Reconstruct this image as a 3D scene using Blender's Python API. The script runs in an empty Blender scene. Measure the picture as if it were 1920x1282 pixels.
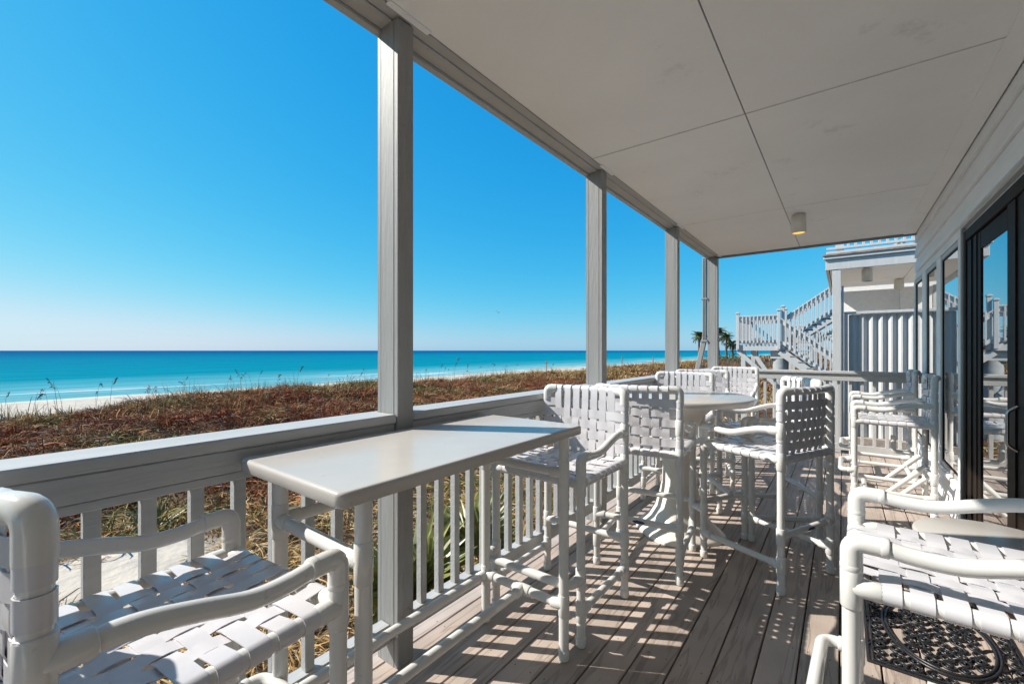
import bpy, math, random
import numpy as np
from mathutils import Vector, Matrix, noise

random.seed(7); rng = np.random.default_rng(7)
sc = bpy.context.scene
C = sc.collection
R = math.radians

# ------------------------------------------------------------------ camera, sky, sun, exposure
EYE = 1.46
cam_d = bpy.data.cameras.new('camera'); cam = bpy.data.objects.new('camera', cam_d); C.objects.link(cam)
cam_d.sensor_width = 36.0; cam_d.lens = 815.0/1920*36; cam_d.shift_y = 16/1920
cam_d.clip_start = 0.03; cam_d.clip_end = 90000
cam.location = (0, 0, EYE); cam.rotation_euler = (R(90), 0, math.atan(620/815))
sc.camera = cam

SUN_EL = 39.5; SUN_AZ = 29.0       # light travels along (+X cos, +Y sin)
Ldir = Vector((math.cos(R(SUN_EL))*math.cos(R(SUN_AZ)), math.cos(R(SUN_EL))*math.sin(R(SUN_AZ)), -math.sin(R(SUN_EL))))
world = bpy.data.worlds.new('World'); sc.world = world; world.use_nodes = True
nt = world.node_tree; nt.nodes.clear()
sky = nt.nodes.new('ShaderNodeTexSky'); sky.sky_type = 'NISHITA'; sky.sun_disc = False
sky.sun_elevation = R(SUN_EL); sky.sun_rotation = math.atan2(-Ldir.x, -Ldir.y)
sky.altitude = 0; sky.air_density = 1.0; sky.dust_density = 0.3; sky.ozone_density = 2.0
def chan(src, gain, gam, top, k=0.12):           # one channel: gain*(k*c)^gam/k, a colour grade of the whole sky
    m1 = nt.nodes.new('ShaderNodeMath'); m1.operation = 'MULTIPLY'; m1.inputs[1].default_value = k
    m2 = nt.nodes.new('ShaderNodeMath'); m2.operation = 'POWER'; m2.inputs[1].default_value = gam
    m3 = nt.nodes.new('ShaderNodeMath'); m3.operation = 'MULTIPLY'; m3.inputs[1].default_value = gain/k
    nt.links.new(src, m1.inputs[0]); nt.links.new(m1.outputs[0], m2.inputs[0]); nt.links.new(m2.outputs[0], m3.inputs[0])
    m4 = nt.nodes.new('ShaderNodeMath'); m4.operation = 'SMOOTH_MIN'; m4.inputs[1].default_value = top/k; m4.inputs[2].default_value = 0.25/k
    nt.links.new(m3.outputs[0], m4.inputs[0]); return m4.outputs[0]
sp = nt.nodes.new('ShaderNodeSeparateColor'); cb = nt.nodes.new('ShaderNodeCombineColor')
nt.links.new(sky.outputs[0], sp.inputs[0])
for ch, (gn, gm, tp_) in enumerate(((0.44, 2.0, 0.385), (0.48, 0.64, 0.55), (0.605, 0.32, 0.60))):
    nt.links.new(chan(sp.outputs[ch], gn, gm, tp_), cb.inputs[ch])
bg = nt.nodes.new('ShaderNodeBackground'); bg.inputs['Strength'].default_value = 0.12
wo = nt.nodes.new('ShaderNodeOutputWorld')
nt.links.new(cb.outputs[0], bg.inputs['Color']); nt.links.new(bg.outputs[0], wo.inputs['Surface'])

sun_d = bpy.data.lights.new('sun', 'SUN'); sun = bpy.data.objects.new('sun', sun_d); C.objects.link(sun)
sun_d.energy = 4.2; sun_d.angle = R(0.53); sun_d.color = (1.0, 0.95, 0.87)
sun.rotation_euler = Ldir.to_track_quat('-Z', 'Y').to_euler(); sun.location = (-20, -10, 30)

sc.view_settings.view_transform = 'Standard'; sc.view_settings.look = 'None'
sc.view_settings.exposure = 0.74; sc.view_settings.gamma = 1.0; sc.view_settings.use_curve_mapping = False
sc.cycles.use_denoising = True
sc.cycles.max_bounces = 8; sc.cycles.diffuse_bounces = 5; sc.cycles.glossy_bounces = 4

# ------------------------------------------------------------------ materials
def mat(name, col, rough=0.6, spec=0.5, var=0.08, scale=6.0, bump=0.0, bscale=None, stretch=(1, 1, 1), coord='Object',
        rand=0.0, col2=None, metallic=0.0, coat=0.0, speck=0.0):
    m = bpy.data.materials.new(name); m.use_nodes = True
    n = m.node_tree; p = n.nodes['Principled BSDF']
    p.inputs['Roughness'].default_value = rough; p.inputs['Specular IOR Level'].default_value = spec
    p.inputs['Metallic'].default_value = metallic; p.inputs['Coat Weight'].default_value = coat
    tc = n.nodes.new('ShaderNodeTexCoord'); mp = n.nodes.new('ShaderNodeMapping'); mp.inputs['Scale'].default_value = stretch
    n.links.new(tc.outputs[coord], mp.inputs['Vector'])
    nz = n.nodes.new('ShaderNodeTexNoise'); nz.inputs['Scale'].default_value = scale; nz.inputs['Detail'].default_value = 6
    nz.inputs['Roughness'].default_value = 0.6
    n.links.new(mp.outputs[0], nz.inputs['Vector'])
    mx = n.nodes.new('ShaderNodeMix'); mx.data_type = 'RGBA'
    a = tuple(max(0, c*(1-var)) for c in col)+(1,)
    b = tuple(min(1, c*(1+var)) for c in (col2 or col))+(1,)
    mx.inputs[6].default_value = a; mx.inputs[7].default_value = b
    ramp = n.nodes.new('ShaderNodeMapRange'); ramp.inputs[1].default_value = 0.3; ramp.inputs[2].default_value = 0.7
    n.links.new(nz.outputs['Fac'], ramp.inputs[0]); n.links.new(ramp.outputs[0], mx.inputs[0])
    out = mx.outputs[2]
    if speck > 0:                     # small chips, knots and dirt spots
        sn_ = n.nodes.new('ShaderNodeTexNoise'); sn_.inputs['Scale'].default_value = 34; sn_.inputs['Detail'].default_value = 3; n.links.new(tc.outputs[coord], sn_.inputs['Vector'])
        sr_ = n.nodes.new('ShaderNodeMapRange'); sr_.inputs[1].default_value = 0.70; sr_.inputs[2].default_value = 0.76; sr_.inputs[4].default_value = speck; n.links.new(sn_.outputs['Fac'], sr_.inputs[0])
        sm_ = n.nodes.new('ShaderNodeMix'); sm_.data_type = 'RGBA'; sm_.inputs[7].default_value = (0.16, 0.14, 0.11, 1); n.links.new(sr_.outputs[0], sm_.inputs[0]); n.links.new(out, sm_.inputs[6]); out = sm_.outputs[2]
    if rand > 0:
        oi = n.nodes.new('ShaderNodeObjectInfo'); h2 = n.nodes.new('ShaderNodeHueSaturation')
        mr = n.nodes.new('ShaderNodeMapRange'); mr.inputs[3].default_value = 1-rand; mr.inputs[4].default_value = 1+rand
        n.links.new(oi.outputs['Random'], mr.inputs[0]); n.links.new(mr.outputs[0], h2.inputs['Value'])
        n.links.new(out, h2.inputs['Color']); out = h2.outputs[0]
    n.links.new(out, p.inputs['Base Color'])
    if bump > 0:
        bz = n.nodes.new('ShaderNodeTexNoise'); bz.inputs['Scale'].default_value = bscale or scale*4; bz.inputs['Detail'].default_value = 5
        n.links.new(mp.outputs[0], bz.inputs['Vector'])
        bp = n.nodes.new('ShaderNodeBump'); bp.inputs['Strength'].default_value = bump; bp.inputs['Distance'].default_value = 0.01
        n.links.new(bz.outputs['Fac'], bp.inputs['Height']); n.links.new(bp.outputs[0], p.inputs['Normal'])
    return m

M = {}
M['pvc'] = mat('white_pvc', (0.70, 0.69, 0.67), 0.13, 0.5, 0.04, 7, col2=(0.66, 0.645, 0.605), speck=0.25)
M['strap'] = mat('white_vinyl', (0.63, 0.615, 0.635), 0.24, 0.5, 0.05, 9)
M['top'] = mat('white_tabletop', (0.51, 0.475, 0.435), 0.22, 0.25, 0.04, 5, speck=0.18)
M['cream'] = mat('cream_pedestal', (0.80, 0.74, 0.65), 0.25, 0.5, 0.03, 4)
M['screen'] = mat('white_screen_paint', (0.55, 0.545, 0.53), 0.55, 0.4, 0.06, 5, 0.2, 14, (5, 5, 0.5))
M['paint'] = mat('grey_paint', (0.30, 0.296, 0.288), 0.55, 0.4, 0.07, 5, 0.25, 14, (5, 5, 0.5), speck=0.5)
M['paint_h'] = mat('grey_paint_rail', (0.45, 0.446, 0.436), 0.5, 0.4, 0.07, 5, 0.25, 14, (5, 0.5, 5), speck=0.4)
M['siding'] = mat('pale_siding', (0.84, 0.84, 0.83), 0.6, 0.35, 0.05, 3, 0.15, 12, (4, 0.5, 4))
M['frame'] = mat('bronze_frame', (0.02, 0.013, 0.010), 0.55, 0.08, 0.15, 8)
M['trimgrey'] = mat('window_trim', (0.42, 0.40, 0.37), 0.4, 0.5, 0.05, 8)
M['void'] = mat('dark_cavity', (0.03, 0.03, 0.03), 0.9, 0.1)
M['lamp'] = mat('lamp_shade', (0.82, 0.79, 0.70), 0.5, 0.4, 0.05)
M['rubber'] = mat('black_rubber', (0.018, 0.018, 0.02), 0.38, 0.5, 0.1, 20)
M['metal'] = mat('steel', (0.5, 0.5, 0.5), 0.25, 0.5, 0.05, metallic=1.0)
M['sticker'] = mat('blue_sticker', (0.03, 0.05, 0.12), 0.3, 0.5, 0.3, 60)
M['wood'] = mat('weathered_wood', (0.30, 0.21, 0.15), 0.85, 0.2, 0.25, 10, 0.4, 30, (4, 4, 0.6), rand=0.25)
M['deckstain'] = mat('weathered_deck_edge', (0.30, 0.24, 0.20), 0.8, 0.2, 0.3, 10, 0.3, 30)
M['concrete'] = mat('grey_piling', (0.36, 0.37, 0.37), 0.8, 0.2, 0.1, 6, 0.2, 20)
M['palm_leaf'] = mat('palm_leaf', (0.055, 0.085, 0.02), 0.5, 0.4, 0.4, 3, col2=(0.10, 0.12, 0.03))
M['yucca'] = mat('yucca_leaf', (0.075, 0.10, 0.02), 0.4, 0.4, 0.4, 9, col2=(0.20, 0.19, 0.05))
M['trunk'] = mat('palm_trunk', (0.14, 0.10, 0.07), 0.9, 0.1, 0.3, 10, 0.6, 25)
M['oat'] = mat('sea_oat', (0.15, 0.105, 0.065), 0.8, 0.2, 0.3, 9)
M['stem'] = mat('sea_oat_stem', (0.26, 0.19, 0.09), 0.8, 0.2, 0.2, 9)
M['skin'] = mat('skin', (0.45, 0.26, 0.18), 0.6, 0.3)
M['shirt'] = mat('white_shirt', (0.75, 0.74, 0.72), 0.8, 0.2)
M['feather'] = mat('dark_feather', (0.05, 0.05, 0.05), 0.7, 0.2)

def ceiling_mat():
    m = mat('ceiling_paint', (0.89, 0.88, 0.865), 0.6, 0.3, 0.03, 1.3, 0.08, 30, coord='Object')
    n = m.node_tree; p = n.nodes['Principled BSDF']; src = p.inputs['Base Color'].links[0].from_socket
    tc = n.nodes.new('ShaderNodeTexCoord')
    nz = n.nodes.new('ShaderNodeTexNoise'); nz.inputs['Scale'].default_value = 2.3; nz.inputs['Detail'].default_value = 9; nz.inputs['Roughness'].default_value = 0.72
    n.links.new(tc.outputs['Object'], nz.inputs['Vector'])
    mr = n.nodes.new('ShaderNodeMapRange'); mr.inputs[1].default_value = 0.60; mr.inputs[2].default_value = 0.80
    n.links.new(nz.outputs['Fac'], mr.inputs[0])
    mx = n.nodes.new('ShaderNodeMix'); mx.data_type = 'RGBA'; mx.inputs[7].default_value = (0.36, 0.33, 0.28, 1)
    ml = n.nodes.new('ShaderNodeMath'); ml.operation = 'MULTIPLY'; ml.inputs[1].default_value = 0.55
    n.links.new(mr.outputs[0], ml.inputs[0]); n.links.new(ml.outputs[0], mx.inputs[0])
    n.links.new(src, mx.inputs[6]); n.links.new(mx.outputs[2], p.inputs['Base Color'])
    return m
M['ceil'] = ceiling_mat()

def deck_mat():
    m = bpy.data.materials.new('composite_deck'); m.use_nodes = True; n = m.node_tree; p = n.nodes['Principled BSDF']
    p.inputs['Roughness'].default_value = 0.62; p.inputs['Specular IOR Level'].default_value = 0.35
    tc = n.nodes.new('ShaderNodeTexCoord'); oi = n.nodes.new('ShaderNodeObjectInfo')
    ad = n.nodes.new('ShaderNodeVectorMath'); ad.operation = 'ADD'
    cx = n.nodes.new('ShaderNodeCombineXYZ'); ml = n.nodes.new('ShaderNodeMath'); ml.operation = 'MULTIPLY'; ml.inputs[1].default_value = 37.0
    n.links.new(oi.outputs['Random'], ml.inputs[0]); n.links.new(ml.outputs[0], cx.inputs[1]); n.links.new(ml.outputs[0], cx.inputs[0])
    n.links.new(tc.outputs['Object'], ad.inputs[0]); n.links.new(cx.outputs[0], ad.inputs[1])
    mp = n.nodes.new('ShaderNodeMapping'); mp.inputs['Scale'].default_value = (1, 0.07, 1); n.links.new(ad.outputs[0], mp.inputs['Vector'])
    nz = n.nodes.new('ShaderNodeTexNoise'); nz.inputs['Scale'].default_value = 9; nz.inputs['Detail'].default_value = 4; nz.inputs['Distortion'].default_value = 1.6
    n.links.new(mp.outputs[0], nz.inputs['Vector'])
    wv = n.nodes.new('ShaderNodeMath'); wv.operation = 'MULTIPLY'; wv.inputs[1].default_value = 26
    n.links.new(nz.outputs['Fac'], wv.inputs[0])
    sn = n.nodes.new('ShaderNodeMath'); sn.operation = 'SINE'; n.links.new(wv.outputs[0], sn.inputs[0])
    mr = n.nodes.new('ShaderNodeMapRange'); mr.inputs[1].default_value = 0.5; mr.inputs[2].default_value = 1.0
    n.links.new(sn.outputs[0], mr.inputs[0])
    fz = n.nodes.new('ShaderNodeTexNoise'); fz.inputs['Scale'].default_value = 90; fz.inputs['Detail'].default_value = 5; n.links.new(mp.outputs[0], fz.inputs['Vector'])
    dz = n.nodes.new('ShaderNodeTexNoise'); dz.inputs['Scale'].default_value = 3; dz.inputs['Detail'].default_value = 8; n.links.new(tc.outputs['Object'], dz.inputs['Vector'])
    mx = n.nodes.new('ShaderNodeMix'); mx.data_type = 'RGBA'
    mx.inputs[6].default_value = (0.46, 0.375, 0.318, 1); mx.inputs[7].default_value = (0.28, 0.22, 0.183, 1)
    f2 = n.nodes.new('ShaderNodeMath'); f2.operation = 'MULTIPLY'; f2.inputs[1].default_value = 0.6; n.links.new(mr.outputs[0], f2.inputs[0])
    n.links.new(f2.outputs[0], mx.inputs[0])
    mv = n.nodes.new('ShaderNodeMapRange'); mv.inputs[3].default_value = 0.82; mv.inputs[4].default_value = 1.15; n.links.new(oi.outputs['Random'], mv.inputs[0])
    md = n.nodes.new('ShaderNodeMapRange'); md.inputs[1].default_value = 0.3; md.inputs[2].default_value = 0.75; md.inputs[3].default_value = 0.85; md.inputs[4].default_value = 1.15
    n.links.new(dz.outputs['Fac'], md.inputs[0])
    m3 = n.nodes.new('ShaderNodeMath'); m3.operation = 'MULTIPLY'; n.links.new(mv.outputs[0], m3.inputs[0]); n.links.new(md.outputs[0], m3.inputs[1])
    h2 = n.nodes.new('ShaderNodeHueSaturation'); n.links.new(m3.outputs[0], h2.inputs['Value']); n.links.new(mx.outputs[2], h2.inputs['Color'])
    n.links.new(h2.outputs[0], p.inputs['Base Color'])
    bp = n.nodes.new('ShaderNodeBump'); bp.inputs['Strength'].default_value = 0.35; bp.inputs['Distance'].default_value = 0.004
    sm = n.nodes.new('ShaderNodeMath'); sm.operation = 'SUBTRACT'; n.links.new(fz.outputs['Fac'], sm.inputs[0]); n.links.new(mr.outputs[0], sm.inputs[1])
    n.links.new(sm.outputs[0], bp.inputs['Height']); n.links.new(bp.outputs[0], p.inputs['Normal'])
    return m
M['deck'] = deck_mat()

def glass_mat():
    m = bpy.data.materials.new('window_glass'); m.use_nodes = True; p = m.node_tree.nodes['Principled BSDF']
    p.inputs['Base Color'].default_value = (0.012, 0.013, 0.015, 1); p.inputs['Roughness'].default_value = 0.012
    p.inputs['IOR'].default_value = 1.9; p.inputs['Coat Weight'].default_value = 1.0; p.inputs['Coat Roughness'].default_value = 0.01; p.inputs['Coat IOR'].default_value = 1.9
    return m
M['glass'] = glass_mat()

def amber_mat():
    m = bpy.data.materials.new('amber_bulb'); m.use_nodes = True; p = m.node_tree.nodes['Principled BSDF']
    p.inputs['Base Color'].default_value = (0.6, 0.3, 0.08, 1); p.inputs['Emission Color'].default_value = (1.0, 0.42, 0.08, 1); p.inputs['Emission Strength'].default_value = 1.1
    return m
M['amber'] = amber_mat()

def sand_mat():
    m = mat('white_sand', (0.54, 0.46, 0.365), 0.95, 0.1, 0.16, 1.1, 1.0, 2.2, coord='Object')
    n = m.node_tree; p = n.nodes['Principled BSDF']; src = p.inputs['Base Color'].links[0].from_socket
    for q in n.nodes:
        if q.type == 'BUMP': q.inputs['Distance'].default_value = 0.10
    tc = n.nodes.new('ShaderNodeTexCoord'); sx = n.nodes.new('ShaderNodeSeparateXYZ'); n.links.new(tc.outputs['Object'], sx.inputs[0])
    a = n.nodes.new('ShaderNodeMapRange'); a.inputs[1].default_value = -29; a.inputs[2].default_value = -24; n.links.new(sx.outputs[0], a.inputs[0])
    b = n.nodes.new('ShaderNodeMapRange'); b.inputs[1].default_value = 0.75; b.inputs[2].default_value = 1.25
    vs_ = n.nodes.new('ShaderNodeVectorMath'); vs_.operation = 'SUBTRACT'; vs_.inputs[1].default_value = (-6.5, 1.3, 0); n.links.new(tc.outputs['Object'], vs_.inputs[0])
    vm_ = n.nodes.new('ShaderNodeVectorMath'); vm_.operation = 'MULTIPLY'; vm_.inputs[1].default_value = (1/1.35, 1/.95, 0); n.links.new(vs_.outputs[0], vm_.inputs[0])
    vl_ = n.nodes.new('ShaderNodeVectorMath'); vl_.operation = 'LENGTH'; n.links.new(vm_.outputs[0], vl_.inputs[0]); n.links.new(vl_.outputs['Value'], b.inputs[0])
    nz = n.nodes.new('ShaderNodeTexNoise'); nz.inputs['Scale'].default_value = 1.4; nz.inputs['Detail'].default_value = 6; n.links.new(tc.outputs['Object'], nz.inputs['Vector'])
    nr = n.nodes.new('ShaderNodeMapRange'); nr.inputs[1].default_value = 0.15; nr.inputs[2].default_value = 0.32; n.links.new(nz.outputs['Fac'], nr.inputs[0])
    m1 = n.nodes.new('ShaderNodeMath'); m1.operation = 'MULTIPLY'; n.links.new(a.outputs[0], m1.inputs[0]); n.links.new(b.outputs[0], m1.inputs[1])
    m2 = n.nodes.new('ShaderNodeMath'); m2.operation = 'MULTIPLY'; n.links.new(m1.outputs[0], m2.inputs[0]); n.links.new(nr.outputs[0], m2.inputs[1])
    mx = n.nodes.new('ShaderNodeMix'); mx.data_type = 'RGBA'; mx.inputs[7].default_value = (0.10, 0.06, 0.035, 1)
    n.links.new(m2.outputs[0], mx.inputs[0]); n.links.new(src, mx.inputs[6]); n.links.new(mx.outputs[2], p.inputs['Base Color'])
    return m
M['sand'] = sand_mat()

def veg_mat():
    m = bpy.data.materials.new('dune_grass'); m.use_nodes = True; n = m.node_tree; p = n.nodes['Principled BSDF']
    p.inputs['Roughness'].default_value = 0.8; p.inputs['Specular IOR Level'].default_value = 0.1
    a = n.nodes.new('ShaderNodeVertexColor'); a.layer_name = 'tint'
    n.links.new(a.outputs['Color'], p.inputs['Base Color'])
    return m
M['veg'] = veg_mat()

SHORE = -82.0
def sea_mat():
    m = bpy.data.materials.new('sea_water'); m.use_nodes = True; n = m.node_tree; p = n.nodes['Principled BSDF']
    tc = n.nodes.new('ShaderNodeTexCoord'); sx = n.nodes.new('ShaderNodeSeparateXYZ'); n.links.new(tc.outputs['Object'], sx.inputs[0])
    # offshore distance with a wandering edge
    wz = n.nodes.new('ShaderNodeTexNoise'); wz.inputs['Scale'].default_value = 0.012; wz.inputs['Detail'].default_value = 4
    mp = n.nodes.new('ShaderNodeMapping'); mp.inputs['Scale'].default_value = (2.2, 0.6, 1); n.links.new(tc.outputs['Object'], mp.inputs['Vector']); n.links.new(mp.outputs[0], wz.inputs['Vector'])
    of = n.nodes.new('ShaderNodeMath'); of.operation = 'MULTIPLY_ADD'; of.inputs[1].default_value = -1.0; of.inputs[2].default_value = SHORE
    n.links.new(sx.outputs[0], of.inputs[0])
    wv = n.nodes.new('ShaderNodeMath'); wv.operation = 'MULTIPLY_ADD'; wv.inputs[1].default_value = 50.0; wv.inputs[2].default_value = -25.0; n.links.new(wz.outputs['Fac'], wv.inputs[0])
    dd = n.nodes.new('ShaderNodeMath'); dd.operation = 'ADD'; n.links.new(of.outputs[0], dd.inputs[0]); n.links.new(wv.outputs[0], dd.inputs[1])
    lg = n.nodes.new('ShaderNodeMapRange'); lg.inputs[1].default_value = 0; lg.inputs[2].default_value = 1500; lg.clamp = True
    n.links.new(dd.outputs[0], lg.inputs[0])
    pw = n.nodes.new('ShaderNodeMath'); pw.operation = 'POWER'; pw.inputs[1].default_value = 0.4; n.links.new(lg.outputs[0], pw.inputs[0])
    cr = n.nodes.new('ShaderNodeValToRGB'); n.links.new(pw.outputs[0], cr.inputs[0])
    e = cr.color_ramp.elements; e[0].position = 0.0; e[0].color = (0.25, 0.36, 0.32, 1); e[1].position = 1.0; e[1].color = (0.0, 0.085, 0.20, 1)
    for pos, col in ((0.11, (0.17, 0.36, 0.37, 1)), (0.22, (0.06, 0.29, 0.33, 1)), (0.285, (0.0, 0.205, 0.265, 1)), (0.55, (0.0, 0.17, 0.26, 1)), (0.74, (0.0, 0.12, 0.225, 1))):
        k = e.new(pos); k.color = col
    # foam lines close to the sand
    fm = n.nodes.new('ShaderNodeMapping'); fm.inputs['Scale'].default_value = (0.30, 0.02, 1); n.links.new(tc.outputs['Object'], fm.inputs['Vector'])
    fn = n.nodes.new('ShaderNodeTexNoise'); fn.inputs['Scale'].default_value = 1.0; fn.inputs['Detail'].default_value = 7; n.links.new(fm.outputs[0], fn.inputs['Vector'])
    f1 = n.nodes.new('ShaderNodeMapRange'); f1.inputs[1].default_value = 0.55; f1.inputs[2].default_value = 0.66; n.links.new(fn.outputs['Fac'], f1.inputs[0])
    f2 = n.nodes.new('ShaderNodeMapRange'); f2.inputs[1].default_value = 34; f2.inputs[2].default_value = 8; f2.inputs[3].default_value = 0; f2.inputs[4].default_value = 0.85; n.links.new(of.outputs[0], f2.inputs[0])
    f3 = n.nodes.new('ShaderNodeMath'); f3.operation = 'MULTIPLY'; n.links.new(f1.outputs[0], f3.inputs[0]); n.links.new(f2.outputs[0], f3.inputs[1])
    mx = n.nodes.new('ShaderNodeMix'); mx.data_type = 'RGBA'; mx.inputs[7].default_value = (0.8, 0.8, 0.76, 1)
    rm = n.nodes.new('ShaderNodeMapping'); rm.inputs['Scale'].default_value = (0.16, 0.03, 1); n.links.new(tc.outputs['Object'], rm.inputs['Vector'])
    rn = n.nodes.new('ShaderNodeTexNoise'); rn.inputs['Scale'].default_value = 1.0; rn.inputs['Detail'].default_value = 9; rn.inputs['Roughness'].default_value = 0.65; n.links.new(rm.outputs[0], rn.inputs['Vector'])
    rr = n.nodes.new('ShaderNodeMapRange'); rr.inputs[1].default_value = 0.3; rr.inputs[2].default_value = 0.7; rr.inputs[3].default_value = 0.78; rr.inputs[4].default_value = 1.22; n.links.new(rn.outputs['Fac'], rr.inputs[0])
    rh = n.nodes.new('ShaderNodeHueSaturation'); n.links.new(rr.outputs[0], rh.inputs['Value']); n.links.new(cr.outputs[0], rh.inputs['Color'])
    n.links.new(f3.outputs[0], mx.inputs[0]); n.links.new(rh.outputs[0], mx.inputs[6]); n.links.new(mx.outputs[2], p.inputs['Base Color'])
    p.inputs['Roughness'].default_value = 0.45; p.inputs['IOR'].default_value = 1.02
    bz = n.nodes.new('ShaderNodeTexNoise'); bz.inputs['Scale'].default_value = 0.35; bz.inputs['Detail'].default_value = 6
    bm = n.nodes.new('ShaderNodeMapping'); bm.inputs['Scale'].default_value = (1.0, 0.35, 1); n.links.new(tc.outputs['Object'], bm.inputs['Vector']); n.links.new(bm.outputs[0], bz.inputs['Vector'])
    bp = n.nodes.new('ShaderNodeBump'); bp.inputs['Strength'].default_value = 0.9; bp.inputs['Distance'].default_value = 0.6
    n.links.new(bz.outputs['Fac'], bp.inputs['Height']); n.links.new(bp.outputs[0], p.inputs['Normal'])
    return m
M['sea'] = sea_mat()

# ------------------------------------------------------------------ mesh helpers
class MB:
    def __init__(s): s.v = []; s.f = []; s.s = []
    def add(s, vs, fs, smooth=False):
        o = len(s.v); s.v += [tuple(q) for q in vs]
        for f in fs: s.f.append(tuple(i+o for i in f)); s.s.append(smooth)
        return s
    def box(s, x0, x1, y0, y1, z0, z1, b=0.003, mtx=None):
        b = min(b, (x1-x0)*.3, (y1-y0)*.3, (z1-z0)*.3)
        vs = []; X = (x0, x1); Y = (y0, y1); Z = (z0, z1)
        idx = {}
        for i in (0, 1):
            for j in (0, 1):
                for k in (0, 1):
                    sx, sy, sz = (1, -1)[i], (1, -1)[j], (1, -1)[k]
                    for ax in range(3):
                        p = [X[i]+sx*b, Y[j]+sy*b, Z[k]+sz*b]; p[ax] = (X[i], Y[j], Z[k])[ax]
                        idx[i, j, k, ax] = len(vs); vs.append(p)
        fs = []
        for ax in range(3):
            o = [a for a in range(3) if a != ax]
            for d in (0, 1):
                q = []
                for (m, n) in ((0, 0), (1, 0), (1, 1), (0, 1)):
                    c = [0, 0, 0]; c[ax] = d; c[o[0]] = m; c[o[1]] = n
                    q.append(idx[c[0], c[1], c[2], ax])
                if (ax != 1) == (d == 0): q.reverse()
                fs.append(q)
        for ax in range(3):                      # edges running along ax
            o = [a for a in range(3) if a != ax]
            for m in (0, 1):
                for n in (0, 1):
                    q = []
                    for d, fa in ((0, o[0]), (1, o[0]), (1, o[1]), (0, o[1])):
                        c = [0, 0, 0]; c[ax] = d; c[o[0]] = m; c[o[1]] = n
                        q.append(idx[c[0], c[1], c[2], fa])
                    fs.append(q)
        for i in (0, 1):
            for j in (0, 1):
                for k in (0, 1): fs.append([idx[i, j, k, a] for a in range(3)])
        if mtx is not None: vs = [mtx @ Vector(p) for p in vs]
        # make every face point outwards
        cen = Vector((0, 0, 0))
        for p in vs: cen += Vector(p)
        cen /= len(vs)
        out = []
        for q in fs:
            a, b_, c = Vector(vs[q[0]]), Vector(vs[q[1]]), Vector(vs[q[2]])
            nn = (b_-a).cross(c-a); fc = (a+b_+c)/3-cen
            out.append(q if nn.dot(fc) >= 0 else q[::-1])
        return s.add(vs, out)
    def tube(s, path, r, seg=12, caps=True):
        P_ = [Vector(p) for p in path]; n = len(P_); rs = r if isinstance(r, (list, tuple)) else [r]*n
        T = []
        for i in range(n):
            t = (P_[min(i+1, n-1)]-P_[max(i-1, 0)])
            T.append(t.normalized() if t.length > 1e-9 else Vector((0, 0, 1)))
        u = T[0].orthogonal().normalized(); vs = []
        for i in range(n):
            u = (u-T[i]*u.dot(T[i])).normalized(); w = T[i].cross(u)
            for k in range(seg):
                a = 2*math.pi*k/seg; vs.append(P_[i]+(u*math.cos(a)+w*math.sin(a))*rs[i])
        fs = [(i*seg+k, i*seg+(k+1) % seg, (i+1)*seg+(k+1) % seg, (i+1)*seg+k) for i in range(n-1) for k in range(seg)]
        s.add(vs, fs, True)
        if caps:
            s.add(vs[:seg], [tuple(range(seg))[::-1]]); s.add(vs[-seg:], [tuple(range(seg))])
        return s
    def strip(s, path, wdir, width, th):
        """flat band along path, wdir is its width direction"""
        P_ = [Vector(p) for p in path]; n = len(P_); W = Vector(wdir).normalized()*width/2
        top = []; bot = []
        for i in range(n):
            t = (P_[min(i+1, n-1)]-P_[max(i-1, 0)]).normalized(); nn = t.cross(W).normalized()*th/2
            top += [P_[i]+W+nn, P_[i]-W+nn]; bot += [P_[i]+W-nn, P_[i]-W-nn]
        q = [(2*i, 2*i+1, 2*i+3, 2*i+2) for i in range(n-1)]
        s.add(top, q, True); s.add(bot, [f[::-1] for f in q], True)
        for k, fl in ((0, False), (1, True)):
            side = []
            for i in range(n): side += [top[2*i+k], bot[2*i+k]]
            s.add(side, [f if fl else f[::-1] for f in q], True)
        s.add([top[0], top[1], bot[1], bot[0]], [(0, 1, 2, 3)]); s.add([top[-2], top[-1], bot[-1], bot[-2]], [(3, 2, 1, 0)])
        return s
    def lathe(s, prof, seg=32, cx=0, cy=0, lobes=0, amp=0.0):
        vs = []
        for (r, z, a_) in [(p[0], p[1], p[2] if len(p) > 2 else 0) for p in prof]:
            for k in range(seg):
                a = 2*math.pi*k/seg; rr = r*(1+a_*math.cos(lobes*a)) if lobes else r
                vs.append((cx+rr*math.cos(a), cy+rr*math.sin(a), z))
        n = len(prof)
        fs = [(i*seg+k, i*seg+(k+1) % seg, (i+1)*seg+(k+1) % seg, (i+1)*seg+k) for i in range(n-1) for k in range(seg)]
        s.add(vs, fs, True)
        s.add(vs[:seg], [tuple(range(seg))[::-1]]); s.add(vs[-seg:], [tuple(range(seg))])
        return s
    def mesh(s, name, m):
        me = bpy.data.meshes.new(name); me.from_pydata(s.v, [], s.f); me.polygons.foreach_set('use_smooth', s.s)
        me.materials.append(m); me.update(); return me
    def obj(s, name, m, parent=None, loc=None, label=None):
        o = bpy.data.objects.new(name, s.mesh(name, m)); C.objects.link(o)
        if parent is not None: o.parent = parent
        if loc is not None: o.location = loc
        if label: o['label'] = label
        return o

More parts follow.
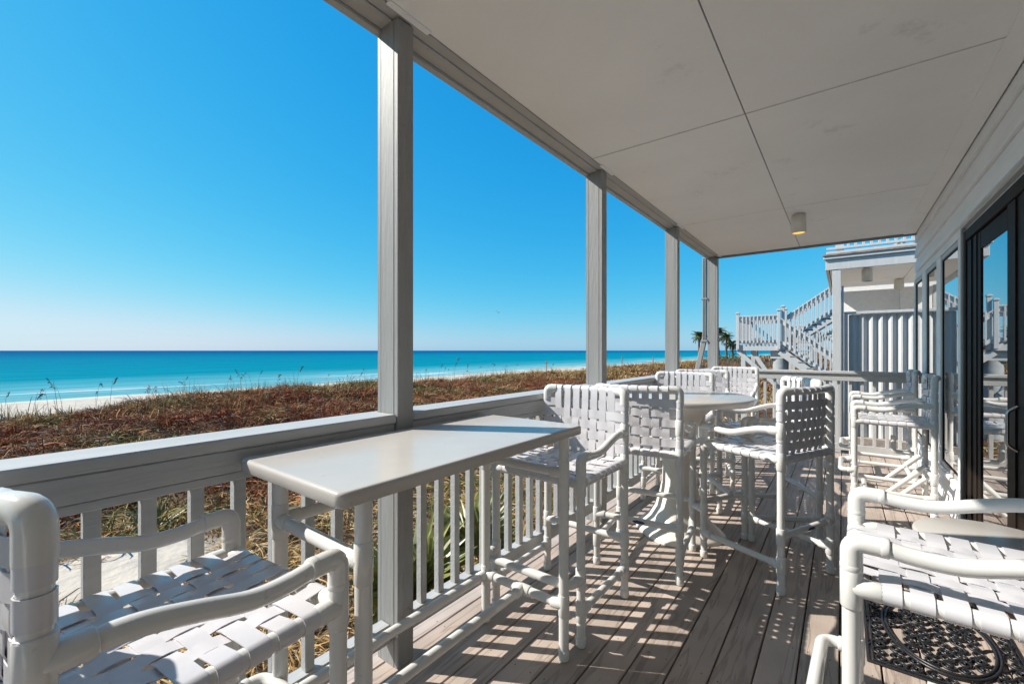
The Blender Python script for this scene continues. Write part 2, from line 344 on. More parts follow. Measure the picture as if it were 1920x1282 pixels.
def fillet(pts, r, n=6):
    P_ = [Vector(p) for p in pts]; out = [P_[0]]
    for i in range(1, len(P_)-1):
        a = (P_[i-1]-P_[i]); b = (P_[i+1]-P_[i]); la, lb = a.length, b.length; a.normalize(); b.normalize()
        ang = a.angle(b); d = min(r/math.tan(ang/2) if ang > 1e-3 else r, la*.49, lb*.49)
        p0 = P_[i]+a*d; p1 = P_[i]+b*d
        for k in range(n+1):
            t = k/n; out.append(p0*(1-t)**2+P_[i]*2*t*(1-t)+p1*t*t)
    out.append(P_[-1]); return out
def spline(pts, n=5):
    P_ = [Vector(p) for p in pts]; out = []
    for i in range(len(P_)-1):
        p0, p1, p2, p3 = P_[max(i-1, 0)], P_[i], P_[i+1], P_[min(i+2, len(P_)-1)]
        for k in range(n):
            t = k/n
            out.append(0.5*((2*p1)+(p2-p0)*t+(2*p0-5*p1+4*p2-p3)*t*t+(3*p1-p0-3*p2+p3)*t**3))
    out.append(P_[-1]); return out
def tag(o, label=None, cat=None, group=None, kind=None):
    if label: o['label'] = label
    if cat: o['category'] = cat
    if group: o['group'] = group
    if kind: o['kind'] = kind
    return o
def empty(name, loc=(0, 0, 0), rz=0, label=None, cat=None, group=None, kind=None):
    o = bpy.data.objects.new(name, None); C.objects.link(o); o.location = loc; o.rotation_euler = (0, 0, rz); o.empty_display_size = 0.1
    return tag(o, label, cat, group, kind)
KIDS = {}
def kids(o):
    return [c for c in C.objects if c.parent == o]
def copy_tree(o, childmap, parent=None):
    c = o.copy(); C.objects.link(c); c.parent = parent
    for ch in childmap.get(o.name, []): copy_tree(ch, childmap, c)
    return c
def child_map():
    d = {}
    for o in C.objects:
        if o.parent is not None: d.setdefault(o.parent.name, []).append(o)
    return d
def share(src, name, parent, loc=(0, 0, 0), rot=None, scale=None):
    """another object that uses the mesh of src"""
    o = bpy.data.objects.new(name, src.data); C.objects.link(o); o.parent = parent; o.location = loc
    if rot is not None: o.rotation_euler = rot
    if scale is not None: o.scale = scale
    return o
def beam(mb, a, b, w, h, bev=0.003):
    """rectangular bar from a to b, w across (horizontal), h in the vertical-ish direction"""
    a, b = Vector(a), Vector(b); d = b-a; L = d.length; d.normalize()
    up = Vector((0, 0, 1)) if abs(d.z) < 0.99 else Vector((0, 1, 0))
    s_ = d.cross(up).normalized(); u = s_.cross(d)
    m = Matrix((( d.x, s_.x, u.x, a.x), (d.y, s_.y, u.y, a.y), (d.z, s_.z, u.z, a.z), (0, 0, 0, 1)))
    return mb.box(0, L, -w/2, w/2, -h/2, h/2, bev, m)

# ------------------------------------------------------------------ terrain, sea
PX = [-400, -95, -80, -60, -45, -34, -27, -21, -15, -9, -5, -2, 10, 60]
PZ = [-14, -5.5, -4.98, -4.6, -4.0, -2.6, -1.25, -0.90, -1.15, -1.15, -1.05, -0.95, -0.95, -0.9]
def ground_z(x, y):
    z = float(np.interp(x, PX, PZ))
    k_ = max(0.0, min(1.0, (y-1)/6.0)); k_ = k_*k_*(3-2*k_)
    z += (0.17-.07*max(0.0, min(1.0, (y-14)/14.0)))*k_*math.exp(-((x+21)/6.0)**2)
    w = max(0.0, min(1.0, (-3-x)/4))*max(0.0, min(1.0, (x+34)/8))
    z += w*(0.34*noise.noise(Vector((x*.16, y*.11, 3.1)))+0.26*noise.noise(Vector((x*.42, y*.34, 9.0)))+.08*noise.noise(Vector((x*1.2, y*1.0, 4.0))))
    if x < -34: z += 0.10*noise.noise(Vector((x*.08, y*.05, 1.0)))*max(0, min(1, (x+85)/20))
    return z
xs = np.unique(np.concatenate([np.linspace(-400, -95, 8), np.linspace(-95, -34, 26), np.linspace(-34, -2, 66), np.linspace(-2, 60, 16), np.array([120, 300, 900, 3000])]))
ys = np.unique(np.concatenate([np.linspace(-400, -20, 14), np.linspace(-20, 40, 100), np.linspace(40, 160, 80), np.linspace(160, 500, 40), np.linspace(500, 6000, 24)]))
mb = MB(); V = [(float(x), float(y), ground_z(float(x), float(y))) for y in ys for x in xs]; nx = len(xs)
mb.add(V, [(j*nx+i, j*nx+i+1, (j+1)*nx+i+1, (j+1)*nx+i) for j in range(len(ys)-1) for i in range(nx-1)], True)
tag(mb.obj('ground', M['sand']), 'white sand beach and dune slope between the deck and the sea', 'ground', kind='structure')
mb = MB(); S = 60000.0
mb.add([(-S, -S, -5.04), (200, -S, -5.04), (200, S, -5.04), (-S, S, -5.04)], [(0, 1, 2, 3)])
tag(mb.obj('sea', M['sea']), 'turquoise sea reaching a dark blue horizon', 'sea', kind='structure')

# dune vegetation: curved blades growing in tussocks, one mass per belt
def grass(name, label, n, sampler, hmin, hmax, wmin, wmax, palette, curl=0.7, per=16, spread=.16):
    cx, cy = sampler(max(1, n//per)); nc = len(cx)
    cz = np.array([ground_z(float(a), float(b)) for a, b in zip(cx, cy)])
    cpatch = np.array([noise.noise(Vector((a*.35, b*.28, 5.0)))+.5*noise.noise(Vector((a*.9, b*.8, 15.0))) for a, b in zip(cx, cy)])
    csize = rng.uniform(.6, 1.35, nc)*(1+.85*np.array([noise.noise(Vector((a*.8, b*.7, 2.0))) for a, b in zip(cx, cy)]))
    k = np.repeat(np.arange(nc), per); n = len(k)
    az = rng.uniform(0, 2*np.pi, n); rad = np.sqrt(rng.uniform(0, 1, n)); sz = csize[k]
    x = cx[k]+np.cos(az)*rad*spread*sz; y = cy[k]+np.sin(az)*rad*spread*sz; z = cz[k]
    az = az+rng.normal(0, .7, n); patch = cpatch[k]
    h = rng.uniform(hmin, hmax, n)*sz*(1.15-.45*rad)
    w = rng.uniform(wmin, wmax, n); lean = np.clip(rng.normal(.35+.6*rad, .25, n), .05, 1.4)*curl
    d = np.stack([np.cos(az), np.sin(az)], 1); pz = np.stack([-np.sin(az), np.cos(az)], 1)
    lv = [0, .45, .8, 1.0]; wd = [0.7, 1.0, .75, 0.08]
    verts = np.zeros((n, 8, 3)); tw = rng.uniform(-.5, .5, n)
    for q_, (t, ww) in enumerate(zip(lv, wd)):
        out = h*lean*(t**1.6); up = h*(t-.55*np.minimum(lean, 1.3)*t**3)
        for s_, j_ in ((-1, 0), (1, 1)):
            verts[:, 2*q_+j_, 0] = x+d[:, 0]*out+pz[:, 0]*s_*w*ww/2
            verts[:, 2*q_+j_, 1] = y+d[:, 1]*out+pz[:, 1]*s_*w*ww/2
            verts[:, 2*q_+j_, 2] = z-0.03+up+s_*w*ww*tw
    base = (np.arange(n)*8)[:, None, None]
    q = np.array([[0, 1, 3, 2], [2, 3, 5, 4], [4, 5, 7, 6]])[None]+base
    me = bpy.data.meshes.new(name); me.vertices.add(n*8); me.vertices.foreach_set('co', verts.ravel())
    nf = n*3; me.loops.add(nf*4); me.polygons.add(nf)
    me.loops.foreach_set('vertex_index', q.ravel().astype(np.int32)); me.polygons.foreach_set('loop_start', np.arange(nf, dtype=np.int32)*4)
    me.update(calc_edges=True)
    pal = np.array(palette); kk = np.clip(((cpatch+0.5)/1.0*len(pal)+rng.normal(0, 0.8, nc)).astype(int), 0, len(pal)-1)
    col = pal[kk][k]*rng.uniform(0.4, 1.5, (n, 1))
    dry = rng.uniform(0, 1, n) < .07; col[dry] = np.array([.52, .39, .25])*rng.uniform(.7, 1.15, (dry.sum(), 1))
    ca = me.color_attributes.new('tint', 'FLOAT_COLOR', 'POINT')
    cc = np.ones((n, 8, 4)); cc[:, :, :3] = col[:, None, :]; ca.data.foreach_set('color', cc.ravel())
    me.materials.append(M['veg'])
    o = bpy.data.objects.new(name, me); C.objects.link(o); return tag(o, label, 'grass', kind='stuff')

def samp(x0, x1, y0, y1, hole=None):
    def f(n):
        x = rng.uniform(x0, x1, n); y = rng.uniform(y0, y1, n); keep = np.ones(n, bool)
        if hole is not None:
            for (hx, hy, rx, ry) in hole:
                keep &= (((x-hx)/rx)**2+((y-hy)/ry)**2+rng.normal(0, .35, n)) > 1
        return x[keep], y[keep]
    return f
RUST = [(0.27, 0.085, 0.04), (0.33, 0.12, 0.05), (0.37, 0.165, 0.065), (0.22, 0.08, 0.04), (0.40, 0.235, 0.09), (0.17, 0.145, 0.045)]
STRAW = [(0.50, 0.32, 0.13), (0.42, 0.24, 0.09), (0.56, 0.40, 0.19), (0.30, 0.16, 0.06), (0.20, 0.19, 0.05), (0.46, 0.30, 0.12)]
GOLD = [(0.52, 0.34, 0.11), (0.44, 0.25, 0.08), (0.34, 0.17, 0.06), (0.54, 0.40, 0.17)]
SANDHOLE = [(-6.5, 1.3, 1.35, .9)]
grass('straw_grass', 'tangled straw coloured grass on the sand just beyond the railing', 95000, samp(-9, -2.1, -3, 16, SANDHOLE), .10, .30, .007, .015, STRAW, 1.5, 22, .13)
grass('dune_scrub', 'rust brown scrub covering the dune in front of the beach', 235000, samp(-24.5, -7.5, -6, 30), .18, .50, .010, .022, RUST, 1.35, 26, .26)
grass('far_dune_scrub', 'rust and gold scrub on the dune running away along the shore', 62000, samp(-25, -2, 28, 110), .2, .5, .03, .06, RUST+GOLD[:2], 1.1, 16, .4)
grass('crest_grass', 'golden grass along the dune crest against the pale beach', 30000, samp(-26, -18, -10, 130), .28, .80, .008, .02, GOLD, .6, 14, .16)
grass('distant_scrub', 'distant brown scrub far along the coast', 10000, samp(-30, 60, 100, 420), .4, 1.1, .15, .4, RUST+GOLD, 1.0, 8, 1.2)
grass('side_straw', 'straw grass beyond the end railing beside the neighbouring stairs', 26000, samp(-9, 9, 8.3, 30), .12, .35, .012, .024, STRAW+RUST[:2], 1.2, 16, .2)

# ------------------------------------------------------------------ deck
XW = 0.76                       # house wall plane
Y0, Y1 = -3.2, 7.80
deck = empty('deck', (0, 0, 0), kind='structure'); tag(deck, 'brown composite deck of long boards', 'deck')
pitch = 0.1545; x = -1.862; i = 0
bproto = None
while x < XW-0.02:
    x1 = min(x+pitch-0.007, XW-0.004)
    MB().box(-(x1-x)/2, (x1-x)/2, Y0, Y1, -0.028, 0, .003).obj('board', M['deck'], deck, ((x+x1)/2, 0, 0)); x += pitch
for k in range(24):
    yy = Y0+0.2+k*0.46
    MB().box(-1.86, XW, yy, yy+.045, -.20, -.032, .002).obj('joist', M['deckstain'], deck)
MB().box(-1.90, -1.866, Y0, Y1, -.25, -.004, .003).obj('rim_board', M['paint_h'], deck)
MB().box(-1.86, XW, Y1+.004, Y1+.04, -.25, -.004, .003).obj('rim_board', M['paint'], deck)
sm = MB()
for bx in np.arange(-1.862, XW-.05, pitch):
    for k in range(24):
        for dx in (.03, .118):
            cx = bx+dx+random.uniform(-.004, .004); cy = Y0+.22+k*.46+random.uniform(-.006, .006)
            sm.add([(cx+.0035*math.cos(a), cy+.0035*math.sin(a), .0006) for a in np.linspace(0, 2*math.pi, 7)[:-1]], [tuple(range(6))])
tag(sm.obj('screw_heads', M['void'], deck), kind='stuff')
for sx in (-1.75, .6):
    for sy in (-2.5, 0, 2.5, 5, 7.6):
        MB().box(sx-.07, sx+.07, sy-.07, sy+.07, -1.6, -.21, .004).obj('support_post', M['paint'], deck)

# ------------------------------------------------------------------ porch posts
POSTY = [-2.96, -0.84, 1.265, 3.385, 5.49, 7.64]
names = ['behind', 'behind', 'nearest porch post, standing behind the white bar table', 'second porch post from the camera, behind the white stools',
         'third porch post from the camera, beyond the round table', 'corner porch post at the far end, with the downspout beside it']
for k, py in enumerate(POSTY):
    lab = names[k] if k > 1 else ('porch post level with the camera outside the view' if k == 1 else 'porch post at the near end of the deck')
    o = empty('porch_post', (-1.69, py+.046, 0), 0, lab, 'post', 'porch posts along the railing')
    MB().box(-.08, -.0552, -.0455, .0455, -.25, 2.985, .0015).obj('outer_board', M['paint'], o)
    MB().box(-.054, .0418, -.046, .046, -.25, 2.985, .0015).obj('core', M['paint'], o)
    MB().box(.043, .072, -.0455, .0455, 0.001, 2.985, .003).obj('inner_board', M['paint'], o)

# ------------------------------------------------------------------ sea-side railing
rail = empty('porch_railing', (-1.7, 2.3, 0), 0, 'long grey porch railing with flat cap along the sea side', 'railing')
def rl(mb, name, m): 
    o = mb.obj(name, m, rail); o.location = (1.7, -2.3, 0); return o
segs = []
for a, b in zip(POSTY[:-1], POSTY[1:]): segs.append((a+.093, b))
bal = MB().box(-.019, .019, -.019, .019, .192, 1.03, .003).mesh('baluster', M['paint_h'])
for (a, b) in segs:
    rl(MB().box(-1.80, -1.622, a+.002, b-.002, 1.128, 1.168, .006), 'rail_cap', M['paint_h'])
    rl(MB().box(-1.668, -1.634, a+.003, b-.003, 1.050, 1.1255, .004), 'upper_fascia', M['paint_h'])
    rl(MB().box(-1.672, -1.644, a+.003, b-.003, 1.018, 1.048, .004), 'lower_fascia', M['paint_h'])
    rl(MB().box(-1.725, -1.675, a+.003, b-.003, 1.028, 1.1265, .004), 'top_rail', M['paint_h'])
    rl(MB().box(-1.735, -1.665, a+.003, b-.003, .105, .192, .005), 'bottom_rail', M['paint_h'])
    n = int(round((b-a)/.122)); st = (b-a)/n
    for q in range(1, n):
        o = bpy.data.objects.new('baluster', bal); C.objects.link(o); o.parent = rail; o.location = (0.0, a+q*st-2.3, 0)
# cap runs past the post on the sea side
for py in POSTY[2:]:
    rl(MB().box(-1.80, -1.772, py-.003, py+.096, 1.129, 1.167, .003), 'rail_cap', M['paint_h'])

# end railing
er = empty('end_railing', (-.4, 7.76, 0), 0, 'grey railing closing the far end of the deck', 'railing')
def el(mb, name, m):
    o = mb.obj(name, m, er); o.location = (.4, -7.76, 0); return o
EX0, EX1 = -1.612, XW-.02
el(MB().box(EX0, EX1, 7.69, 7.86, 1.128, 1.168, .006), 'rail_cap', M['paint_h'])
el(MB().box(EX0, EX1, 7.715, 7.745, 1.03, 1.126, .004), 'upper_fascia', M['paint_h'])
el(MB().box(EX0, EX1, 7.747, 7.80, 1.03, 1.126, .004), 'top_rail', M['paint_h'])
el(MB().box(EX0, EX1, 7.74, 7.79, .05, .14, .004), 'bottom_rail', M['paint_h'])
balE = MB().box(-.019, .019, -.019, .019, .14, 1.03, .003).mesh('baluster', M['paint_h'])
n = 18
for q in range(1, n):
    o = bpy.data.objects.new('baluster', balE); C.objects.link(o); o.parent = er; o.location = (EX0+q*(EX1-EX0)/n+.4, .005, 0)

# ------------------------------------------------------------------ porch roof with ceiling panels
CZ = 2.996
roof = empty('porch_roof', (-.5, 2.3, 3.0), 0, 'porch roof with painted ceiling panels and dark joints', 'roof')
def rf(mb, name, m):
    o = mb.obj(name, m, roof); o.location = (.5, -2.3, -3.0); return o
xj = [-1.60, -.505, XW-.115]; yj = [-3.9, -1.55, .81, 3.168, 5.53, 7.70]; g = .003
for i in range(2):
    for j in range(5):
        rf(MB().box(xj[i]+g, xj[i+1]-g, yj[j]+2.2*g, yj[j+1]-2.2*g, CZ, CZ+.016, .002), 'ceiling_panel', M['ceil'])
rf(MB().box(XW-.122, XW+.0, -3.9, 7.70, CZ-.008, CZ-.001, .003), 'wall_trim', M['ceil'])
rf(MB().box(-1.6605, -1.6025, -3.9, 7.70, CZ-.003, CZ+.016, .003), 'edge_trim', M['paint_h'])
rf(MB().box(-1.745, -1.662, -3.9, 7.74, CZ-.012, CZ+.10, .004), 'beam', M['paint_h'])
rf(MB().box(-1.785, -1.7465, -3.9, 7.80, CZ-.030, CZ+.24, .004), 'fascia', M['paint_h'])
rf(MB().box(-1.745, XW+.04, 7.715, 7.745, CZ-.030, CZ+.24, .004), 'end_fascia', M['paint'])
rf(MB().box(-1.745, 6.0, -3.9, 7.705, CZ+.11, CZ+.30, .004), 'upper_floor', M['void'])
rf(MB().box(-1.66, XW+.05, -3.9, 7.70, CZ+.03, CZ+.10, .004), 'cavity', M['void'])
for py in POSTY[1:]:            # square collar round every post head
    rf(MB().box(-1.606, -1.575, py-.075, py+.165, CZ-.010, CZ-.001, .002), 'post_collar', M['ceil'])

# ceiling lamp
def lamp(x, y, z, label, sc_=1.0, lit=True):
    o = empty('ceiling_lamp', (x, y, z), 0, label, 'lamp', 'can lamps on the porch ceilings')
    m = MB(); r = .072*sc_; h = .215*sc_
    m.lathe([(r*.6, 0), (r*.6, -.02), (r, -.02), (r, -h), (r-.005, -h), (r-.006, -h+.02)], 28); m.obj('shade', M['lamp'], o)
    m = MB(); m.lathe([(r-.008, -h+.022), (r-.008, -h+.012), (.02, -h+.006)], 20); m.obj('bulb', M['amber'] if lit else M['void'], o)
    return o
lamp(-.395, 5.86, CZ-.002, 'cream can lamp glowing amber under the porch ceiling')

# downspout at the far corner
ds = empty('downspout', (-1.818, 7.66, 0), 0, 'ribbed grey downspout beside the far corner post', 'downspout')
m = MB(); m.box(-.03, .03, -.03, .03, 1.62, 2.995, .006); m.obj('pipe', M['paint'], ds)
m = MB()
for rx in (-.02, 0, .02): m.box(rx-.005, rx+.005, -.036, -.029, 1.64, 2.99, .002)
m.obj('ribs', M['paint'], ds)
m = MB(); beam(m, (0, 0, 1.66), (-.10, 0, 1.20), .06, .078, .008); m.obj('elbow', M['paint'], ds)
m = MB(); beam(m, (-.093, 0, 1.22), (-.16, -.0, .98), .058, .074, .008); m.obj('outlet', M['paint'], ds)
m = MB(); m.box(-.05, .05, -.042, .04, 1.60, 1.635, .004); m.box(-.048, .048, -.04, .04, 2.3, 2.325, .003); m.obj('strap', M['paint'], ds)

# ------------------------------------------------------------------ house wall
house = empty('beach_house', (2.0, 2.0, 0), 0, 'pale beach house wall with narrow windows and a dark sliding door', 'house')
def hs_(mb, name, m, parent=None, lab=None):
    o = mb.obj(name, m, house if parent is None else parent, label=lab)
    if parent is None: o.location = (-2.0, -2.0, 0)
    return o
def siding(z0, z1, y0, y1):
    # lapped board: bottom edge prouder than the top
    v = [(XW+.016, y0, z1), (XW-.006, y0, z0+.007), (XW-.003, y0, z0+.004), (XW+.03, y0, z0+.004), (XW+.03, y0, z1)]
    w = [(a, y1, c) for a, b, c in v]; m = MB()
    m.add(v+w, [(0, 1, 6, 5), (1, 2, 7, 6), (2, 3, 8, 7), (3, 4, 9, 8), (4, 0, 5, 9), (0, 4, 3, 2, 1), (5, 6, 7, 8, 9)])
    # faces outwards
    return hs_(m, 'siding_board', M['siding'])
for z0, z1 in ((2.372, 2.474), (2.476, 2.668), (2.670, 2.868), (2.870, 3.06)): siding(z0, z1, -3.9, 7.79)
DY0, DY1 = 2.25, 4.77            # sliding door opening
for k in range(12):
    siding(k*.1975+.002, k*.1975+.1975, 1.75, DY0-.10); siding(k*.1975+.002, k*.1975+.1975, -3.9, -1.62)
for k in range(2): siding(.002+k*.165, .165+k*.165, 4.925, 7.79)
win = [(7.05, 7.72), (6.07, 6.79), (5.045, 5.85)]
trims = [(7.725, 7.80), (6.795, 7.045), (5.855, 6.065), (4.80, 5.04), (2.15, 2.245)]
for a, b in trims: hs_(MB().box(XW-.010, XW+.03, a, b, .002 if a in (4.80, 2.15) else .37, 2.37, .004), 'vertical_trim', M['siding'])
hs_(MB().box(XW-.028, XW+.03, 4.925, 7.80, .333, .367, .005), 'sill', M['siding'])
hs_(MB().box(XW+.10, 6.0, -3.9, 7.78, -.9, 3.1, .01), 'wall_core', M['void'])
hs_(MB().box(XW+.032, 6.0, 7.782, 7.80, -.9, 3.1, .003), 'end_wall', M['siding'])
hs_(MB().box(XW+.032, XW+.099, -3.9, 7.781, 2.375, 3.06, .003), 'wall_sheathing', M['siding'])
for a, b in win:
    m = MB()
    for (y0, y1, z0, z1) in ((a, a+.035, .368, 2.368), (b-.035, b, .368, 2.368), (a+.036, b-.036, .368, .41), (a+.036, b-.036, 2.325, 2.368)):
        m.box(XW-.004, XW+.05, y0, y1, z0, z1, .004)
    f = hs_(m, 'window', M['trimgrey'])
    m = MB()
    for (y0, y1, z0, z1) in ((a+.037, a+.055, .412, 2.323), (b-.055, b-.037, .412, 2.323), (a+.056, b-.056, .412, .43), (a+.056, b-.056, 2.305, 2.323)):
        m.box(XW+.001, XW+.05, y0, y1, z0, z1, .003)
    hs_(m, 'sash', M['frame'], f)
    hs_(MB().box(XW+.007, XW+.02, a+.05, b-.05, .42, 2.31, .001), 'pane', M['glass'], f)
for k in range(2):               # unseen dark glazed doors behind the camera, added to cut bounce light
    a, b = -1.61+k*1.68, -1.61+(k+1)*1.68-.01; m = MB()
    for (y0, y1, z0, z1) in ((a, a+.09, .01, 2.368), (b-.09, b, .01, 2.368), (a+.091, b-.091, .01, .12), (a+.091, b-.091, 2.25, 2.368)):
        m.box(XW-.004, XW+.05, y0, y1, z0, z1, .004)
    f = hs_(m, 'added_glazed_door', M['frame']); hs_(MB().box(XW+.007, XW+.02, a+.08, b-.08, .11, 2.26, .001), 'pane', M['glass'], f)
# sliding door
m = MB()
m.box(XW-.02, XW+.09, DY1-.07, DY1, .0, 2.37, .004); m.box(XW-.02, XW+.09, DY0, DY0+.07, .0, 2.37, .004)
m.box(XW-.02, XW+.09, DY0+.071, DY1-.071, 2.29, 2.37, .004); m.box(XW-.036, XW+.09, DY0+.071, DY1-.071, .002, .045, .004)
door = hs_(m, 'sliding_door', M['frame'])
def panel(y0, y1, xx, st, sf_, handle):
    m = MB()
    m.box(xx, xx+.035, y1-sf_, y1, .047, 2.285, .004)
    if sf_ > .2: m.box(xx-.008, xx-.0005, y1-sf_*.35, y1-.01, .05, 2.28, .003); m.box(xx-.006, xx-.0005, y1-sf_*.75, y1-sf_*.55, .05, 2.28, .003)
    m.box(xx, xx+.035, y0, y0+st, .047, 2.285, .004)
    m.box(xx+.001, xx+.034, y0+st+.001, y1-sf_-.001, 2.16, 2.284, .004); m.box(xx+.001, xx+.034, y0+st+.001, y1-sf_-.001, .048, .16, .004)
    p_ = hs_(m, 'door_panel', M['frame'], door)
    p2 = MB().box(xx+.007, xx+.018, y0+st-.004, y1-sf_+.004, .155, 2.165, .001).obj('pane', M['glass'], door)
    if handle is not None:
        h = MB(); h.tube(fillet([(xx-.001, handle, .92), (xx-.04, handle, .95), (xx-.04, handle, 1.13), (xx-.001, handle, 1.16)], .03, 4), .008, 10)
        h.obj('handle', M['metal'], door)
panel(3.66, 4.695, XW-.004, .07, .36, None)
panel(2.33, 3.655, XW-.012, .09, .42, 3.49)
m = MB(); m.box(XW-.034, XW+.0, DY1+.001, DY1+.028, .0, 2.395, .004); m.box(XW-.034, XW-.001, DY0-.1, DY1+.028, 2.396, 2.42, .004)
hs_(m, 'door_casing', M['trimgrey'])

# ------------------------------------------------------------------ PVC bar stool
PR = .0218; FR = .0265          # pipe and fitting radii
def sleeve(m, a, b, r=FR, seg=14):
    a, b = Vector(a), Vector(b); d = (b-a); L = d.length; d.normalize(); e = min(.004, L*.2)
    m.tube([a, a+d*.0005, a+d*e, b-d*e, b-d*.0005, b], [r-.005, r-.002, r, r, r-.002, r-.005], seg)
HX, HY = .27, .27
SZ = .80; TZ = 1.212
def bow(x, z): return .045*max(0, 1-(x/HX)**2)*max(0, min(1, (z-SZ)/(TZ-SZ)))
def make_stool():
    o = empty('bar_stool')
    def part(mb, name, m, parent=None): return mb.obj(name, m, o if parent is None else parent)
    def fit(leg, pts):
        m = MB()
        for a, b in pts: sleeve(m, a, b)
        return part(m, 'fitting', M['pvc'], leg)
    armz = .925
    for sx in (-1, 1):
        x = sx*HX
        # front leg
        lg = part(MB().tube([(x, HY, .004), (x, HY, armz-.03)], PR, 14), 'leg', M['pvc'])
        fit(lg, [((x, HY, .002), (x, HY, .05))])
        fit(lg, [((x, HY, .125), (x, HY, .225)), ((x, HY-.0, .172), (x, HY-.065, .172))])
        fit(lg, [((x, HY, .285), (x, HY, .385)), ((x, HY, .336), (x, HY+.055, .336))])
        fit(lg, [((x, HY, SZ-.06), (x, HY, SZ+.055)), ((x, HY, SZ), (x, HY-.068, SZ)), ((x, HY, SZ), (x-sx*.062, HY, SZ))])
        # arm
        pts = [(x, HY-.075, armz), (x, HY-.13, armz-.008), (x, HY-.22, armz-.006), (x, HY-.32, armz+.022), (x, HY-.41, armz+.044), (x, HY-.49, armz+.05), (x, -HY, armz+.05)]
        am = part(MB().tube(spline(pts, 5), PR, 14), 'armrest', M['pvc'])
        m = MB(); m.tube(fillet([(x, HY, armz-.075), (x, HY, armz), (x, HY-.075, armz)], .03, 7), FR, 14); sleeve(m, (x, HY, armz-.082), (x, HY, armz-.06), FR+.0006); sleeve(m, (x, HY-.06, armz), (x, HY-.083, armz), FR+.0006)
        part(m, 'elbow', M['pvc'], am)
        # rear leg / back post
        rg = part(MB().tube([(x, -HY, .004), (x, -HY, TZ-.055)], PR, 14), 'leg', M['pvc'])
        fit(rg, [((x, -HY, .002), (x, -HY, .05))])
        fit(rg, [((x, -HY, .125), (x, -HY, .225)), ((x, -HY, .172), (x, -HY+.065, .172))])
        fit(rg, [((x, -HY, .295), (x, -HY, .395)), ((x, -HY, .345), (x-sx*.062, -HY, .345))])
        fit(rg, [((x, -HY, SZ-.06), (x, -HY, SZ+.05)), ((x, -HY, SZ), (x, -HY+.068, SZ)), ((x, -HY, SZ), (x-sx*.062, -HY, SZ))])
        fit(rg, [((x, -HY, armz+.0), (x, -HY, armz+.1)), ((x, -HY, armz+.05), (x, -HY+.07, armz+.05))])
        part(MB().tube([(x, HY, SZ), (x, -HY, SZ)], PR, 14), 'seat_rail', M['pvc'])
        part(MB().tube([(x, HY, .172), (x, -HY, .172)], PR*.92, 12), 'stretcher', M['pvc'])
    part(MB().tube([(-HX, HY, SZ), (HX, HY, SZ)], PR, 14), 'seat_rail', M['pvc'])
    part(MB().tube([(-HX, -HY, SZ), (HX, -HY, SZ)], PR, 14), 'seat_rail', M['pvc'])
    st = part(MB().tube([(-HX, -HY, .345), (HX, -HY, .345)], PR*.92, 12), 'stretcher', M['pvc'])
    m = MB(); n = 18
    vv = []
    for k in range(n):
        a = 2*math.pi*k/n; sx_, sz_ = .040*math.cos(a), .5*math.sin(a)   # wraps the pipe
        vv.append((.02+sx_, -HY-math.cos(sz_)*(PR*.92+.0012), .345+math.sin(sz_)*(PR*.92+.0012)))
    m.add(vv+[(.02, -HY-PR*.92-.0012, .345)], [(k, (k+1) % n, n) for k in range(n)], True)
    part(m, 'sticker', M['sticker'], st)
    m = MB(); m.tube(fillet([(-HX, HY, .336), (-HX, HY+.105, .336), (HX, HY+.105, .336), (HX, HY, .336)], .075, 8), PR, 14); part(m, 'footrest', M['pvc'])
    tp = [(-HX, -HY, TZ-.10), (-HX, -HY, TZ)]+[(xx, -HY-bow(xx, TZ), TZ) for xx in np.linspace(-.2, .2, 9)]+[(HX, -HY, TZ), (HX, -HY, TZ-.10)]
    tr = part(MB().tube(fillet(tp, .035, 6), PR, 14), 'top_rail', M['pvc'])
    for sx in (-1, 1):
        m = MB(); p = fillet([(sx*HX, -HY, TZ-.075), (sx*HX, -HY, TZ), (sx*(HX-.062), -HY-bow(HX-.062, TZ), TZ)], .035, 7); m.tube(p, FR, 14)
        part(m, 'elbow', M['pvc'], tr)
    # woven seat
    Rw = PR+.0022; th = .0026; am = .0034; xsn = np.linspace(-.186, .186, 7)
    def seat_strap(k, along):
        h = HX; pts = []
        for ph in np.linspace(250, 95, 8): pts.append((-h+Rw*math.cos(R(ph)), SZ+Rw*math.sin(R(ph))))
        sag = lambda q: -.010*(1-(q/h)**2)
        stops = []
        for j, q in enumerate(xsn):
            s = am*(1 if (j+k+(0 if along == 'x' else 1)) % 2 == 0 else -1)
            stops += [(q-.012, SZ+Rw+sag(q)+s), (q+.012, SZ+Rw+sag(q)+s)]
        pts += stops
        for ph in np.linspace(85, -70, 8): pts.append((h+Rw*math.cos(R(ph)), SZ+Rw*math.sin(R(ph))))
        c = xsn[k]+random.uniform(-.003, .003); jt = random.uniform(-.004, .002); pts = [(a, b+(jt*(1-(a/h)**2) if abs(a) < h else 0)) for a, b in pts]
        if along == 'x': return MB().strip([(a, c, b) for a, b in pts], (0, 1, 0), .047, th)
        return MB().strip([(c, a, b) for a, b in pts], (1, 0, 0), .047, th)
    for k in range(7): part(seat_strap(k, 'x'), 'seat_strap', M['strap']); part(seat_strap(k, 'y'), 'seat_strap', M['strap'])
    # woven back
    xv = np.linspace(-.186, .186, 7); zh = np.linspace(.872, 1.126, 5)
